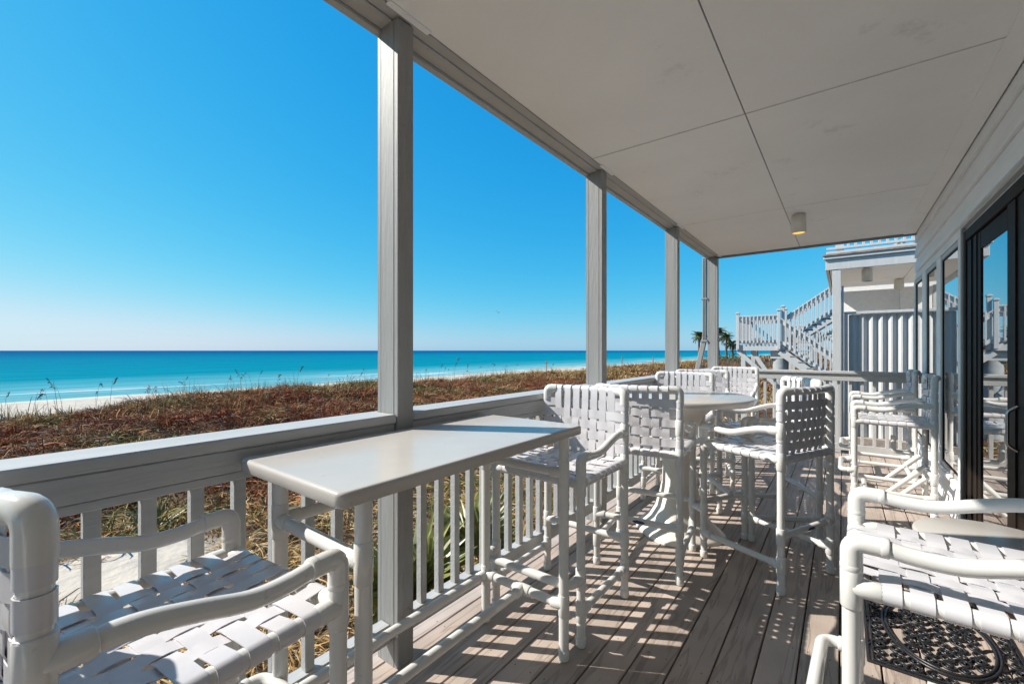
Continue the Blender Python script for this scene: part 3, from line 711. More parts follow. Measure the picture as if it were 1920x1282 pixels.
    for k, xx in enumerate(xv):
        bt = -HY-bow(xx, TZ); pts = []
        for ph in np.linspace(200, 0, 9): pts.append((bt+Rw*math.cos(R(ph)), TZ+Rw*math.sin(R(ph))))
        for j in range(len(zh)-1, -1, -1):
            z = zh[j]; s = am*(1 if (j+k) % 2 == 0 or j == 4 else -1); yb = -HY-bow(xx, z)+Rw*.6
            pts += [(yb+s, z+.011), (yb+s, z-.011)]
        for ph in np.linspace(-5, -190, 9): pts.append((-HY+Rw*math.cos(R(ph)), SZ+Rw*math.sin(R(ph))))
        part(MB().strip([(xx, a, b) for a, b in pts], (1, 0, 0), .045, th), 'back_strap', M['strap'])
    for j, z in enumerate(zh):
        pts = []
        for ph in np.linspace(310, 95, 9): pts.append((-HX+Rw*math.cos(R(ph)), -HY+Rw*math.sin(R(ph))))
        for k, xx in enumerate(xv):
            s = -am*(1 if (j+k) % 2 == 0 or j == 4 else -1); yb = -HY-bow(xx, z)+Rw*.6
            pts += [(xx-.011, yb+s), (xx+.011, yb+s)]
        for ph in np.linspace(85, -130, 9): pts.append((HX+Rw*math.cos(R(ph)), -HY+Rw*math.sin(R(ph))))
        part(MB().strip([(a, b, z) for a, b in pts], (0, 0, 1), .051, th), 'back_strap', M['strap'])
    return o
stool0 = make_stool(); SMAP = child_map()
def face(dx, dy): return math.atan2(-dx, dy)       # local +Y -> (dx,dy)
stools = [
 ((-1.285, .33), (-.10, .995), 'white strap bar stool in the left foreground, cut off by the frame edge'),
 ((-1.30, 2.186), (0, -1), 'white strap bar stool at the far end of the bar table, facing the camera'),
 ((-1.11, 3.03), (-.12, .99), 'white strap bar stool facing away, in front of the round table pedestal'),
 ((-.425, 3.406), (-.906, .423), 'white strap bar stool right of the round table, its shaded curved back towards the camera'),
 ((-.51, 4.14), (-.86, -.51), 'white strap bar stool behind the shaded one, its sunlit back showing above it'),
 ((-1.307, 4.46), (.07, -1), 'white strap bar stool just behind the round table, its back left of the tabletop'),
 ((-1.244, 5.166), (.28, -.96), 'white strap bar stool with shaded back end, second row behind the round table'),
 ((-1.17, 6.35), (.05, -1), 'farthest white strap bar stool, in the far corner of the deck'),
 ((.36, 5.46), (-1, 0), 'nearer of two white strap bar stools backed against the house windows'),
 ((.36, 6.72), (-1, .0), 'farther of two white strap bar stools backed against the house windows'),
 ((.30, 1.81), (-1, .04), 'large white strap bar stool in the right foreground, over the black mat'),
]
for k, ((sx, sy), (dx, dy), lab) in enumerate(stools):
    o = stool0 if k == 0 else copy_tree(stool0, SMAP)
    o.location = (sx, sy, 0.0005); o.rotation_euler = (0, 0, face(dx, dy)); tag(o, lab, 'bar stool', 'white strap bar stools on the deck')

# ------------------------------------------------------------------ bar table
def slab_rounded(x0, x1, y0, y1, z0, z1, r, e, n=6):
    """rounded-corner slab with an eased top edge"""
    m = MB(); rings = []
    prof = [(0.004, z0), (0, z0+.004), (0, z1-e)]+[(e*(1-math.cos(a)), z1-e+e*math.sin(a)) for a in np.linspace(.3, math.pi/2, 5)]
    for ins, z in prof:
        ring = []
        for cx, cy, a0 in ((x1-r, y1-r, 0), (x0+r, y1-r, 90), (x0+r, y0+r, 180), (x1-r, y0+r, 270)):
            for k in range(n+1):
                a = R(a0+90*k/n); ring.append((cx+(r-ins)*math.cos(a), cy+(r-ins)*math.sin(a), z))
        rings.append(ring)
    L = len(rings[0]); vs = [p for ring in rings for p in ring]
    m.add(vs, [(i*L+k, i*L+(k+1) % L, (i+1)*L+(k+1) % L, (i+1)*L+k) for i in range(len(rings)-1) for k in range(L)], True)
    m.add(rings[-1], [tuple(range(L))]); m.add(rings[0], [tuple(range(L))[::-1]])
    return m
bt = empty('bar_table', (-1.3, 1.26, 0), 0, 'rectangular white bar table on pipe legs beside the railing', 'table')
def btp(mb, name, m=None, parent=None):
    o = mb.obj(name, m or M['pvc'], bt if parent is None else parent)
    if parent is None: o.location = (1.3, -1.26, 0)
    return o
btp(slab_rounded(-1.614, -1.0, .605, 1.885, 1.058, 1.10, .03, .012), 'table_top', M['top'])
BX = (-1.535, -1.05); BY = (.705, 1.785)
for xx in BX:
    for yy in BY:
        lg = btp(MB().tube([(xx, yy, .004), (xx, yy, 1.058)], PR+.0025, 14), 'leg')
        iy = 1 if yy < 1 else -1; ix = 1 if xx < -1.2 else -1
        m = MB(); sleeve(m, (xx, yy, .002), (xx, yy, .05)); btp(m, 'fitting', None, lg)
        m = MB(); sleeve(m, (xx, yy, .205), (xx, yy, .31)); sleeve(m, (xx, yy, .256), (xx+ix*.065, yy, .256))
        if ix > 0: sleeve(m, (xx, yy, .256), (xx, yy+iy*.065, .256))
        btp(m, 'fitting', None, lg)
        m = MB(); sleeve(m, (xx, yy, .82), (xx, yy, .94)); sleeve(m, (xx, yy, .88), (xx+ix*.068, yy, .88))
        if ix > 0: sleeve(m, (xx, yy, .88), (xx, yy+iy*.068, .88))
        btp(m, 'fitting', None, lg)
for yy in BY:
    btp(MB().tube([(BX[0], yy, .88), (BX[1], yy, .88)], PR, 14), 'apron_rail')
    s_ = btp(MB().tube([(BX[0], yy, .256), (BX[1], yy, .256)], PR, 14), 'stretcher')
    iy = 1 if yy < 1 else -1; xm = (BX[0]+BX[1])/2
    m = MB(); sleeve(m, (xm-.05, yy, .256), (xm+.05, yy, .256)); sleeve(m, (xm, yy, .256), (xm, yy+iy*.065, .256)); btp(m, 'fitting', None, s_)
btp(MB().tube([(BX[0], BY[0], .88), (BX[0], BY[1], .88)], PR, 14), 'apron_rail')
btp(MB().tube([(BX[0], BY[0], .256), (BX[0], BY[1], .256)], PR, 14), 'stretcher')
btp(MB().tube([(xm, BY[0], .256), (xm, BY[1], .256)], PR, 14), 'stretcher')

# ------------------------------------------------------------------ round pedestal table
rt_ = empty('round_table', (-1.06, 3.64, 0), 0, 'round white pedestal table with trumpet column among the stools', 'table')
m = MB(); RR_ = .55
m.lathe([(.10, 1.045), (RR_-.05, 1.045), (RR_-.012, 1.050), (RR_, 1.062), (RR_, 1.085), (RR_-.004, 1.095), (RR_-.014, 1.10), (.02, 1.101)], 64); m.obj('table_top', M['top'], rt_)
m = MB(); m.lathe([(.335, .001, .05), (.335, .012, .05), (.32, .03, .05), (.28, .06, .07), (.225, .11, .09), (.175, .19, .10), (.145, .30, .08), (.132, .38, .06)], 48, lobes=4); m.obj('base', M['cream'], rt_)
m = MB(); m.lathe([(.130, .381, .05), (.125, .50, .04), (.123, .70, .03)], 48, lobes=4); m.obj('column', M['cream'], rt_)
m = MB(); m.lathe([(.125, .702, .03), (.128, .78, .03), (.145, .86, .02), (.185, .94, .01), (.25, 1.0, 0), (.33, 1.04, 0), (.34, 1.044, 0)], 48, lobes=4); m.obj('trumpet', M['cream'], rt_)

# ------------------------------------------------------------------ small round table at the right
stb = empty('side_table', (.49, 2.56, 0), 0, 'small round white table behind the right foreground stool', 'table')
m = MB(); m.lathe([(.06, .672), (.235, .672), (.247, .678), (.25, .688), (.247, .697), (.24, .70), (.01, .7005)], 48); m.obj('table_top', M['top'], stb)
for yy in (-.13, .0):
    m = MB(); m.tube(fillet([(-.2, yy, .025), (.19, yy, .025), (.19, yy, .655), (-.1, yy, .655)], .05, 6), PR*.9, 12); m.obj('leg', M['pvc'], stb)

# ------------------------------------------------------------------ leaning folded frame by the wall
lf = empty('folded_frame', (.3, 5.9, 0), 0, 'folded white pipe frame leaning under the stools by the wall', 'frame')
def lfp(path, name, r=PR, f=.06):
    o = MB().tube(fillet(path, f, 6), r, 12).obj(name, M['pvc'], lf); o.location = (-.3, -5.9, 0); return o
lfp([(.10, 5.62, .06), (.34, 5.62, .06), (.62, 5.62, .36)], 'side_pipe')
lfp([(.10, 6.12, .06), (.34, 6.12, .06), (.62, 6.12, .36)], 'side_pipe')
lfp([(.40, 5.60, .02), (.66, 5.60, .30)], 'brace', PR*.95)
lfp([(.18, 5.62, .06), (.18, 6.12, .06)], 'cross_pipe'); lfp([(.52, 5.62, .255), (.52, 6.12, .255)], 'cross_pipe')
lfp([(.40, 5.72, .62), (.40, 5.72, .46), (.55, 5.72, .46)], 'stub', PR, .04)
m = MB()
for yy in (5.62, 6.12): sleeve(m, (.53, yy, .265), (.63, yy, .372))
o = m.obj('fitting', M['pvc'], lf); o.location = (-.3, -5.9, 0)

# ------------------------------------------------------------------ door mat
mt = empty('door_mat', (.385, 3.09, 0), 0, 'black rubber scrollwork door mat on the deck by the door', 'mat')
MX, MY = .295, .455
m = MB()
for ins, w_, h_ in ((0, .014, .010), (.022, .008, .012)):
    a, b = MX-ins, MY-ins
    m.box(-a, a, -b, -b+w_, .001, h_, .003); m.box(-a, a, b-w_, b, .001, h_, .003)
    m.box(-a, -a+w_, -b+w_, b-w_, .001, h_, .003); m.box(a-w_, a, -b+w_, b-w_, .001, h_, .003)
m.obj('border', M['rubber'], mt)
for sc1 in (1.0, .93):
    m = MB(); pts = [(.215*sc1*math.cos(a), .36*sc1*math.sin(a), .008) for a in np.linspace(0, 2*math.pi, 65)]
    m.tube(pts, .0075, 8, False); m.obj('oval_ring', M['rubber'], mt)
m = MB()
def scroll(cx, cy, r, a0, turns, sgn):
    n = 22; P1 = []
    for k in range(n):
        t = k/(n-1); rr = r*(1-.78*t); a = a0+sgn*turns*2*math.pi*t; P1.append((cx+rr*math.cos(a), cy+rr*math.sin(a), .007))
    return P1
px = np.arange(-MX+.055, MX-.03, .0615); py = np.arange(-MY+.055, MY-.03, .0615)
for i, a in enumerate(px):
    for j, b in enumerate(py):
        cx, cy = a+random.uniform(-.004, .004), b+random.uniform(-.004, .004)
        e = math.hypot(cx/.207, cy/.347)
        if .90 < e < 1.06: continue
        a0 = (0, math.pi/2, math.pi, -math.pi/2)[(i*3+j*5+(i*j) % 3) % 4]+random.uniform(-.3, .3); s_ = 1 if (i+j) % 2 else -1
        m.tube(scroll(cx, cy, .031, a0, 1.4, s_), .0056, 7, False)
        t_ = Vector((-math.sin(a0)*s_, math.cos(a0)*s_, 0)); p_ = Vector((cx+.031*math.cos(a0), cy+.031*math.sin(a0), .007))
        m.tube(spline([p_, p_-t_*.025+Vector((math.cos(a0), math.sin(a0), 0))*.012, p_-t_*.04+Vector((math.cos(a0), math.sin(a0), 0))*.032], 4), .005, 7, False)
m.v = [(max(-MX+.01, min(MX-.01, q[0])), max(-MY+.01, min(MY-.01, q[1])), q[2]) for q in m.v]
m.obj('scrollwork', M['rubber'], mt)

# ------------------------------------------------------------------ neighbouring building
nb = empty('neighbouring_porch', (1.5, 11.5, 0), 0, 'neighbouring house porch with grey roof edge and upper deck', 'building')
def nbp(mb, name, m, parent=None):
    o = mb.obj(name, m, nb if parent is None else parent)
    if parent is None: o.location = (-1.5, -11.5, 0)
    return o
NY = 9.6
nbp(MB().box(-.145, -.022, NY, NY+.12, -1.2, 2.885, .004), 'post', M['screen'])
nbp(MB().box(-.145, -.022, 13.0, 13.12, -1.2, 2.885, .004), 'post', M['screen'])
nbp(MB().box(-.243, 4.0, NY-.01, NY+.03, 2.89, 3.075, .004), 'fascia', M['screen'])
nbp(MB().box(-.275, 4.0, NY-.05, NY+.04, 3.078, 3.13, .004), 'fascia_trim', M['screen'])
nbp(MB().box(-.285, 4.0, NY-.07, NY+.3, 3.133, 3.17, .004), 'drip_board', M['deckstain'])
nbp(MB().box(-.23, 4.0, NY-.02, NY+.05, 3.173, 3.215, .004), 'deck_edge', M['screen'])
nbp(MB().box(-.243, -.21, NY+.035, 13.3, 2.89, 3.075, .004), 'side_fascia', M['screen'])
nbp(MB().box(-.205, 4.0, NY+.04, 13.3, 3.01, 3.07, .004), 'roof_slab', M['void'])
for j in range(3):
    for i in range(2):
        nbp(MB().box(-.2+i*1.22+.004, -.2+(i+1)*1.22-.004, NY+.06+j*1.2+.005, NY+.06+(j+1)*1.2-.005, 2.985, 3.003, .002), 'ceiling_panel', M['ceil'])
nbp(MB().box(-.2, 2.4, 13.4, 13.5, -1, 3.2, .004), 'back_wall', M['siding'])
nbp(MB().box(2.25, 2.4, NY+.1, 13.4, -1, 3.0, .004), 'inner_wall', M['siding'])
nbp(MB().box(1.05, 1.35, 13.2, 13.38, -1, 2.9, .004), 'pilaster', M['siding'])
nbp(MB().box(-.15, 2.3, NY+.02, 13.4, -.25, -.05, .004), 'deck_floor', M['deck'])
# upper deck rail
nbp(MB().box(-.23, 4.0, NY+.02, NY+.07, 3.255, 3.292, .003), 'upper_rail_board', M['screen'])
nbp(MB().box(-.10, .02, NY+.03, NY+.14, 3.24, 4.4, .004), 'upper_post', M['screen'])
ub = MB().box(-.019, .019, -.019, .019, 3.293, 4.25, .003).mesh('upper_baluster', M['screen'])
for q in range(34):
    o = bpy.data.objects.new('upper_baluster', ub); C.objects.link(o); o.parent = nb; o.location = (.08+q*.105-1.5, NY+.045-11.5, 0)
nbp(MB().box(-.2, 4.0, NY+.01, NY+.09, 4.25, 4.30, .003), 'upper_rail_board', M['screen'])
for (lx, ly, ll) in ((.36, 10.35, 'cream can lamp under the neighbouring porch, nearer one'), (.95, 12.3, 'cream can lamp under the neighbouring porch, farther one')):
    lamp(lx, ly, 2.983, ll, 1.15, False)

# privacy screen of folded vertical boards
ps = empty('privacy_screen', (.5, 9.9, 0), 0, 'grey privacy screen of zigzag vertical boards beside the neighbouring post', 'screen')
def psp(mb, name, m):
    o = mb.obj(name, m, ps); o.location = (-.5, -9.9, 0); return o
psp(MB().box(.02, 2.25, 9.72, 9.80, 2.10, 2.145, .004), 'cap', M['screen'])
psp(MB().box(.02, .075, 9.70, 9.80, -1, 2.098, .004), 'side_post', M['screen'])
psp(MB().box(-.018, .016, 9.64, 9.72, -1, 2.6, .004), 'side_trim', M['screen'])
psp(MB().box(.08, 2.25, 9.86, 9.88, -1, 2.098, .004), 'backing', M['screen'])
b1 = MB(); beam(b1, (0, 0, 0), (.062, .062, 0), .016, 3.0, .003); b1 = b1.mesh('board', M['screen'])
b2 = MB(); beam(b2, (0, .066, 0), (.062, .004, 0), .016, 3.0, .003); b2 = b2.mesh('board', M['screen'])
for q in range(17):
    for me_ in (b2, b1):
        o = bpy.data.objects.new('board', me_); C.objects.link(o); o.parent = ps
        o.location = (.09+q*.128+(.064 if me_ is b1 else 0)-.5, 9.76-9.9, .595)

# ------------------------------------------------------------------ beach stairs beyond
def stair(x0, y0, zl, label, s=1.0, flip=1):
    st = empty('beach_stair', (x0, y0, 0), 0, label, 'stairs', 'grey wooden beach stairs')
    def p(mb, name, m=M['screen'], parent=None): return mb.obj(name, m, st if parent is None else parent)
    W = 1.30; D = 1.15                       # landing size
    p(MB().box(-W, 0, 0, 2*D, zl-.035, zl, .003), 'landing_deck', M['deckstain'])
    for (a, b, c, d) in ((-W, 0, -.04, -.003), (-W, 0, 2*D+.003, 2*D+.04), (-W-.04, -W-.003, -.04, 2*D+.04)):
        p(MB().box(a, b, c, d, zl-.20, zl-.002, .003), 'landing_fascia')
    def newel(x, y, z0, z1):
        n_ = p(MB().box(x-.045, x+.045, y-.045, y+.045, z0, z1, .004), 'newel_post')
        m = MB(); m.box(x-.065, x+.065, y-.065, y+.065, z1+.001, z1+.03, .006); m.box(x-.05, x+.05, y-.05, y+.05, z1+.031, z1+.055, .01); p(m, 'post_cap', M['screen'], n_)
    newel(-W+.02, -.06, zl-.15, zl+1.07); newel(-.06, -.06, zl-.15, zl+1.12); newel(.05, .02+D*.0, zl-.15, zl+1.24); newel(-W+.02, 2*D+.06, zl-.15, zl+1.07)
    newel(.02, D, zl-.15, zl+1.24)
    def run(a, b, n, hh=.98):               # sloping or level rail with balusters
        a, b = Vector(a), Vector(b)
        m = MB(); beam(m, a+Vector((0, 0, hh)), b+Vector((0, 0, hh)), .10, .035); p(m, 'hand_rail')
        m = MB(); beam(m, a+Vector((0, 0, hh-.09)), b+Vector((0, 0, hh-.09)), .03, .12); p(m, 'top_rail')
        m = MB(); beam(m, a+Vector((0, 0, .10)), b+Vector((0, 0, .10)), .035, .09); p(m, 'bottom_rail')
        for k in range(1, n):
            q = a.lerp(b, k/n); o = bpy.data.objects.new('baluster', BAL2); C.objects.link(o); o.parent = st; o.location = q+Vector((0, -.035, .06))
    run((-W+.06, -.05, zl), (-.1, -.05, zl), 10); run((-W+.0, 2*D+.05, zl), (-.05, 2*D+.05, zl), 10); run((-W, 0, zl), (-W, 2*D, zl), 16)
    sl = .835
    # lower flight (front) goes down to the right
    Ln = 2.9; run((0, -.05, zl+.0), (Ln, -.05, zl-Ln*sl), 22, .86); run((0, D-.05, zl), (Ln, D-.05, zl-Ln*sl), 22, .86)
    for yy in (.0, D-.10):
        m = MB(); beam(m, (-.02, yy, zl-.22), (Ln, yy, zl-.22-Ln*sl), .04, .24); p(m, 'stringer')
    k = 0; xx = .0
    while xx < Ln-.2:
        p(MB().box(xx+.02, xx+.31, -.03, D-.08, zl-.20-xx*sl-.02, zl-.20-xx*sl+.018, .003), 'tread', M['deckstain']); xx += .225
    # upper flight (rear) goes up to the right
    Lu = 3.2; run((.05, D+.08, zl+.1), (Lu, D+.08, zl+.1+Lu*.72), 26, .92); run((.05, 2*D, zl+.1), (Lu, 2*D, zl+.1+Lu*.72), 26, .92)
    for yy in (D+.12, 2*D-.06):
        m = MB(); beam(m, (-.02, yy, zl-.05), (Lu, yy, zl-.05+Lu*.72), .04, .24); p(m, 'stringer')
    xx = .02
    while xx < Lu-.2:
        p(MB().box(xx, xx+.30, D+.10, 2*D-.02, zl+.14+xx*.72-.03, zl+.14+xx*.72+.008, .003), 'tread', M['deckstain']); xx += .25
    # supports
    m = MB(); m.lathe([(.225, -1.6), (.225, zl-.47)], 24, -.05, .30); p(m, 'piling', M['concrete'])
    p(MB().box(-.32, .18, .08, .50, zl-.469, zl-.205, .004), 'pile_cap', M['screen'])
    for yy in (.1, 2*D-.1): 
        p(MB().box(-W+.10, -W+.24, yy-.07, yy+.07, -1.6, zl-.205, .004), 'support_post')
    m = MB(); beam(m, (-W+.02, .02, zl-.22), (-.15, .02, zl-1.35), .05, .13); p(m, 'brace')
    m = MB(); beam(m, (-W+.45, .10, zl-.22), (-.05, .10, zl-1.55), .05, .13); p(m, 'brace')
    return st
BAL2 = MB().box(-.019, .019, -.019, .019, .0, .90, .003).mesh('baluster', M['screen'])
stair(-1.62, 16.85, 1.655, 'grey wooden beach stairs with square landing beyond the deck end')
stair(-1.3, 30.0, 1.9, 'smaller looking second beach stairs far behind the first')

# ------------------------------------------------------------------ sand fence, posts
sf = empty('sand_fence', (-8, 69, -1), 0, 'long weathered picket sand fence across the far dune', 'fence')
A = Vector((-15.7, 63, 0)); B = Vector((1.5, 77, 0)); n = 150
pk = MB().box(-.03, .03, -.012, .012, 0, 1.25, .004).mesh('picket', M['wood'])
for k in range(n):
    q = A.lerp(B, k/n); z = ground_z(q.x, q.y)
    o = bpy.data.objects.new('picket', pk); C.objects.link(o); o.parent = sf
    o.location = (q.x+8+random.uniform(-.02, .02), q.y-69, z+1+.12+random.uniform(-.12, .12)); o.rotation_euler = (random.uniform(-.06, .06), random.uniform(-.08, .08), R(39))
for k in range(2):
    m = MB(); m.tube([(*(A.lerp(B, t)-Vector((-8, 69, 0))).xy, ground_z(*A.lerp(B, t).xy)+1.5+.45*k) for t in np.linspace(0, 1, 20)], .008, 5); m.obj('wire', M['wood'], sf)
for k in range(5):
    t = k/4; xx, yy = -27+t*8, 42+t*24; z = ground_z(xx, yy)
    o = MB().box(-.05, .05, -.05, .05, -.1, 1.25+.2*random.random(), .01).obj('fence_post', M['wood'], None, (xx, yy, z))
    tag(o, ('first', 'second', 'third', 'fourth', 'fifth')[k]+' weathered dune fence post counted from the left, on the dune crest', 'post', 'dune fence posts')

# ------------------------------------------------------------------ palms
def frond_mesh(L, name):
    m = MB(); n = 12
    mid = [Vector((L*t, 0, .28*L*math.sin(t*2.0)-.42*L*t*t)) for t in np.linspace(0, 1, n)]
    m.tube(mid, [.03*(1-.8*k/(n-1)) for k in range(n)], 5)
    for k in range(3, n):
        for s_ in (-1, 1):
            for w_ in (0, .5):
                p0 = mid[k].lerp(mid[k-1], w_); ln = L*.42*(1-.5*abs(k/n-.7)); d = Vector((.55, s_*.8, -.35-.2*random.random())).normalized()
                p1 = p0+d*ln; u = Vector((0.045, 0, .02)); m.add([p0-u, p0+u, p1], [(0, 1, 2)])
    return m.mesh(name, M['palm_leaf'])
FM = [frond_mesh(1.5, 'crown'), frond_mesh(1.2, 'crown')]
def palm(x, y, h, label):
    z = ground_z(x, y); o = empty('palm_tree', (x, y, z), 0, label, 'palm tree', 'palms on the far dune')
    m = MB(); m.tube([(0.05*math.sin(k), 0, h*k/8) for k in range(9)], [.24-.01*k+.02*(k % 2) for k in range(9)], 10); m.obj('trunk', M['trunk'], o)
    m = MB()
    for k in range(34):
        me = FM[k % 2]; el_ = random.uniform(-.9, 1.2); az = random.uniform(0, 6.28)
        mt_ = Matrix.Rotation(az, 4, 'Z') @ Matrix.Rotation(-el_, 4, 'Y') @ Matrix.Scale(random.uniform(.8, 1.25), 4)
        m.add([mt_ @ v.co+Vector((0, 0, h)) for v in me.vertices], [tuple(p.vertices) for p in me.polygons])
    m.obj('crown', M['palm_leaf'], o)
def at(u, t):
    a = (u-960)/815; yw = math.atan(620/815)
    return (t*(-math.sin(yw)+a*math.cos(yw)), t*(math.cos(yw)+a*math.sin(yw)))
for (u, t, h, lab) in ((1311, 95, 5.4, 'small lone palm left of the corner porch post'), (1347, 92, 6.2, 'tallest palm right behind the corner porch post'),
                       (1362, 90, 5.0, 'bushy palm right of the corner porch post'), (1374, 94, 3.6, 'short palm nearest the stair landing'), (1420, 110, 4.6, 'palm seen through the landing balusters')):
    palm(*at(u, t), h, lab)
def bush(x, y, r, h, label):
    z = ground_z(x, y); m = MB(); o = empty('shrub', (x, y, z), 0, label, 'shrub', 'dark shrubs under the palms')
    for k in range(420):
        a = random.uniform(0, 6.28); rr = r*math.sqrt(random.random()); zz = h*random.random()*math.sqrt(max(0, 1-(rr/r)**2))+.1
        c = Vector((rr*math.cos(a), rr*math.sin(a), zz)); d = Vector((random.gauss(0, 1), random.gauss(0, 1), random.gauss(.4, 1))).normalized()*.28; u_ = d.orthogonal().normalized()*.07
        m.add([c-u_, c+u_, c+d], [(0, 1, 2)])
    m.obj('foliage', M['palm_leaf'], o)
for k, (u, t) in enumerate(((1340, 88), (1362, 87), (1385, 90))): bush(*at(u, t), 2.6, 1.7, ('dark shrub under the tallest palm', 'dark shrub under the bushy palm', 'dark shrub left of the landing brace')[k])

# ------------------------------------------------------------------ palmetto and yucca by the railing
def fan_mesh(L, nseg):
    m = MB(); m.tube([(0, 0, 0), (0, L*.5, .04*L)], .006, 5)
    for k in range(nseg):
        a = R(-100+200*k/(nseg-1)); d = Vector((math.sin(a), math.cos(a), 0)); p0 = Vector((0, L*.48, .04*L)); ln = L*.55*(1-.25*abs(a)/1.8)
        s_ = Vector((d.y, -d.x, 0)); pm = p0+d*ln*.5+Vector((0, 0, .02)); p1 = p0+d*ln-Vector((0, 0, .08*L))
        w = .018*L/.5
        m.add([p0, pm-s_*w+Vector((0, 0, .008)), p1, pm+s_*w+Vector((0, 0, .008)), pm-Vector((0, 0, .006))], [(0, 1, 4), (0, 4, 3), (1, 2, 4), (4, 2, 3)])
    return m.mesh('fan_leaf', M['yucca'])
def blade_mesh(L, w):
    m = MB(); n = 5; vs = []
    for k in range(n):
        t = k/(n-1); c = Vector((0, L*t*(.9+.1*t), -.12*L*t*t)); ww = w*(1-t**1.6)+.0008
        vs += [c-Vector((ww, 0, 0)), c+Vector((0, 0, -.25*ww)), c+Vector((ww, 0, 0))]
    m.add(vs, [f for k in range(n-1) for f in ((3*k, 3*k+1, 3*k+4, 3*k+3), (3*k+1, 3*k+2, 3*k+5, 3*k+4))])
    return m.mesh('leaf', M['yucca'])
FAN = fan_mesh(.75, 17); BLD = blade_mesh(.55, .012)
def plant(x, y, label, kind, n, s=1.0):
    o = empty('palmetto' if kind == 'fan' else 'yucca', (x, y, ground_z(x, y)-.02), 0, label, 'plant', 'spiky green plants around the deck')
    for k in range(n):
        c = bpy.data.objects.new('leaf', FAN if kind == 'fan' else BLD); C.objects.link(c); c.parent = o
        el_ = random.uniform(.55, 1.4) if kind == 'fan' else random.uniform(.35, 1.5)
        c.rotation_euler = (el_, random.uniform(-.25, .25), k*2.4+random.uniform(-.3, .3)); q = s*random.uniform(.75, 1.15); c.scale = (q, q, q); c.location = (0, 0, random.uniform(.02, .12)*s)
plant(-8.3, 1.95, 'spiky yucca rosette seen through the nearest balusters', 'blade', 26, 1.15)
plant(-7.36, 2.6, 'yucca beside the bare sand patch', 'blade', 22, 1.0)
plant(-2.75, 2.35, 'palmetto fan plant behind the bar table legs', 'fan', 11, 1.25)
plant(-2.85, 3.25, 'palmetto fan plant behind the second porch post', 'fan', 10, 1.2)
plant(.15, 8.45, 'green palmetto behind the end railing below the stools', 'fan', 14, 1.0)
plant(.62, 8.6, 'green palmetto in the corner between end railing and house', 'fan', 12, 1.0)
plant(-.75, 8.5, 'yellowish palmetto low behind the end railing', 'fan', 11, .85)

# ------------------------------------------------------------------ sea oats
def oat_mesh(k):
    m = MB(); L = 1.0; lean = .10+.12*k
    P1 = [Vector((lean*t*t, 0, L*t)) for t in np.linspace(0, 1, 7)]
    m.tube(P1, [.006-.004*i/6 for i in range(7)], 5)
    h = MB(); top = P1[-1]
    ax = lambda t: top+Vector((.02+.10*t*(1+k*.5), 0, -.10+.26*t-.10*t*t*(1+k)))
    h.tube([ax(t) for t in np.linspace(0, 1, 6)], .003, 4)
    for q in range(30):
        t = random.random(); c = ax(t); d = Vector((random.uniform(-.2, .8), random.uniform(-.6, .6), random.uniform(-1, .3))).normalized()*.042*(1.2-.5*t)
        u_ = d.orthogonal().normalized()*.007; h.add([c, c+d*.5-u_, c+d, c+d*.5+u_], [(0, 1, 2, 3)])
    return m.mesh('stem', M['stem']), h.mesh('seed_head', M['oat'])
OAT = [oat_mesh(k) for k in range(3)]
heads = [(8,738),(55,735),(92,725),(110,713),(118,722),(180,715),(205,712),(178,732),(303,722),(345,715),(358,712),(425,707),(433,705),(441,708),(450,704),(455,696),(463,700),(475,695),(484,697),(517,700),(532,707),(555,690),(610,712),(655,704),(672,700),(684,690),
         (800,690),(822,685),(832,688),(842,690),(848,682),(851,670),(862,693),(875,684),(893,686),(908,680),(923,684),(950,684),(965,682),(1020,680),(1032,681)]
for k, (u, v) in enumerate(heads):
    a = (u-960)/815; yw = math.atan(620/815); dx = -math.sin(yw)+a*math.cos(yw); xt = random.uniform(-23, -17); t = xt/dx
    x_, y_ = at(u, t); gz = ground_z(x_, y_); zt = EYE-(v-657)*t/815; s_ = max(.9, zt-gz)
    o = empty('sea_oat', (x_, y_, gz), random.uniform(-.8, .8)-.3, ('sea oat stalk with dark seed head, ' + ('far left of the picture' if u < 260 else 'on the dune left of the nearest porch post' if u < 710 else 'between the nearest and second porch posts')), 'sea oat', 'sea oats along the dune crest')
    st, hd = OAT[k % 3]
    for nm, me in (('stem', st), ('seed_head', hd)):
        c = bpy.data.objects.new(nm, me); C.objects.link(c); c.parent = o; c.scale = (s_, s_, s_) if nm == 'stem' else (s_, s_, s_)

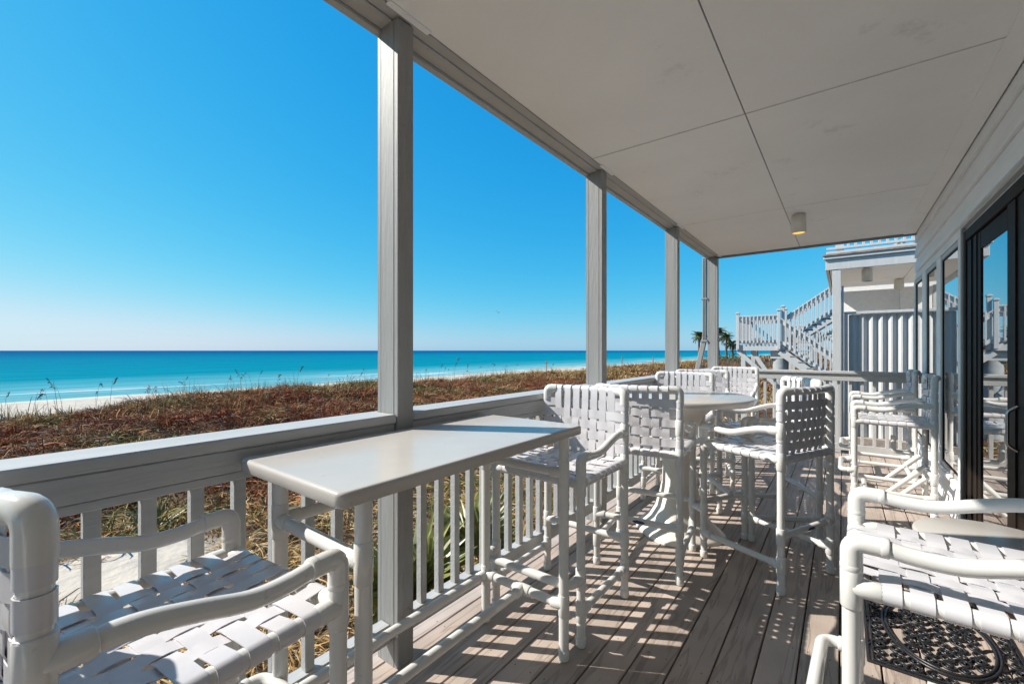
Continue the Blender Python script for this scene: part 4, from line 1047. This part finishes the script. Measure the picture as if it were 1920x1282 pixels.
# ------------------------------------------------------------------ people on the beach
def person(x, y, rz, hgt, label, arm):
    z = ground_z(x, y); o = empty('person', (x, y, z), rz, label, 'person', None)
    s = hgt/1.7
    vs = [(0, 0, .92), (0, 0, 1.15), (0, 0, 1.40), (0, 0, 1.50), (0, 0, 1.62), (.10, 0, .88), (.11, .03, .47), (.11, 0, .06), (.11, .12, .03), (-.10, 0, .88), (-.12, -.04, .47), (-.12, 0, .06), (-.12, .12, .03),
          (.19, 0, 1.38), (.24, .02, 1.12), (.24, .12, .90), (-.19, 0, 1.38)] + ([(-.42, .10, 1.30), (-.66, .16, 1.26)] if arm else [(-.24, .02, 1.12), (-.23, .12, .9)])
    es = [(0, 1), (1, 2), (2, 3), (3, 4), (0, 5), (5, 6), (6, 7), (7, 8), (0, 9), (9, 10), (10, 11), (11, 12), (2, 13), (13, 14), (14, 15), (2, 16), (16, 17), (17, 18)]
    rad = [.15, .14, .15, .06, .10, .10, .065, .045, .04, .10, .065, .045, .04, .065, .05, .035, .065, .05, .035]
    me = bpy.data.meshes.new('body'); me.from_pydata([Vector(q)*s for q in vs], es, []); me.materials.append(M['skin'])
    b = bpy.data.objects.new('body', me); C.objects.link(b); b.parent = o
    md = b.modifiers.new('skin', 'SKIN'); b.modifiers.new('sub', 'SUBSURF').render_levels = 1
    for k, r_ in enumerate(rad): me.skin_vertices[0].data[k].radius = (r_*s, r_*s)
    me.skin_vertices[0].data[0].use_root = True
    m = MB(); m.lathe([(.19*s, .72*s), (.185*s, .95*s), (.18*s, 1.2*s), (.2*s, 1.36*s), (.1*s, 1.46*s)], 14); m.obj('shirt', M['shirt'], o)
px_, py_ = at(278, 66); person(px_, py_, 1.2, 1.45, 'person in white with one arm stretched out at the water edge', True)
px_, py_ = at(292, 67); person(px_, py_, 1.9, 1.2, 'smaller pale figure beside the person in white on the beach', False)

# birds over the sea
for k, (u, v, t) in enumerate(((931, 583, 120), (935, 586, 121))):
    x_, y_ = at(u, t); z_ = EYE-(v-657)*t/815
    m = MB(); m.tube([(0, -.25, 0), (0, -.1, .02), (0, .12, .02), (0, .25, 0)], [.02, .07, .06, .015], 7)
    for s_ in (-1, 1): m.add([(s_*.04, .1, .03), (s_*.04, -.08, .03), (s_*.32, -.06, .16), (s_*.62, -.14, .10), (s_*.34, .10, .17)], [(0, 1, 2, 4), (4, 2, 3)])
    o = m.obj('bird', M['feather'], None, (x_, y_, z_)); o.rotation_euler = (0, 0, .7+k)
    tag(o, ('upper of two tiny dark birds over the sea', 'lower of two tiny dark birds over the sea')[k], 'bird', 'birds over the sea')
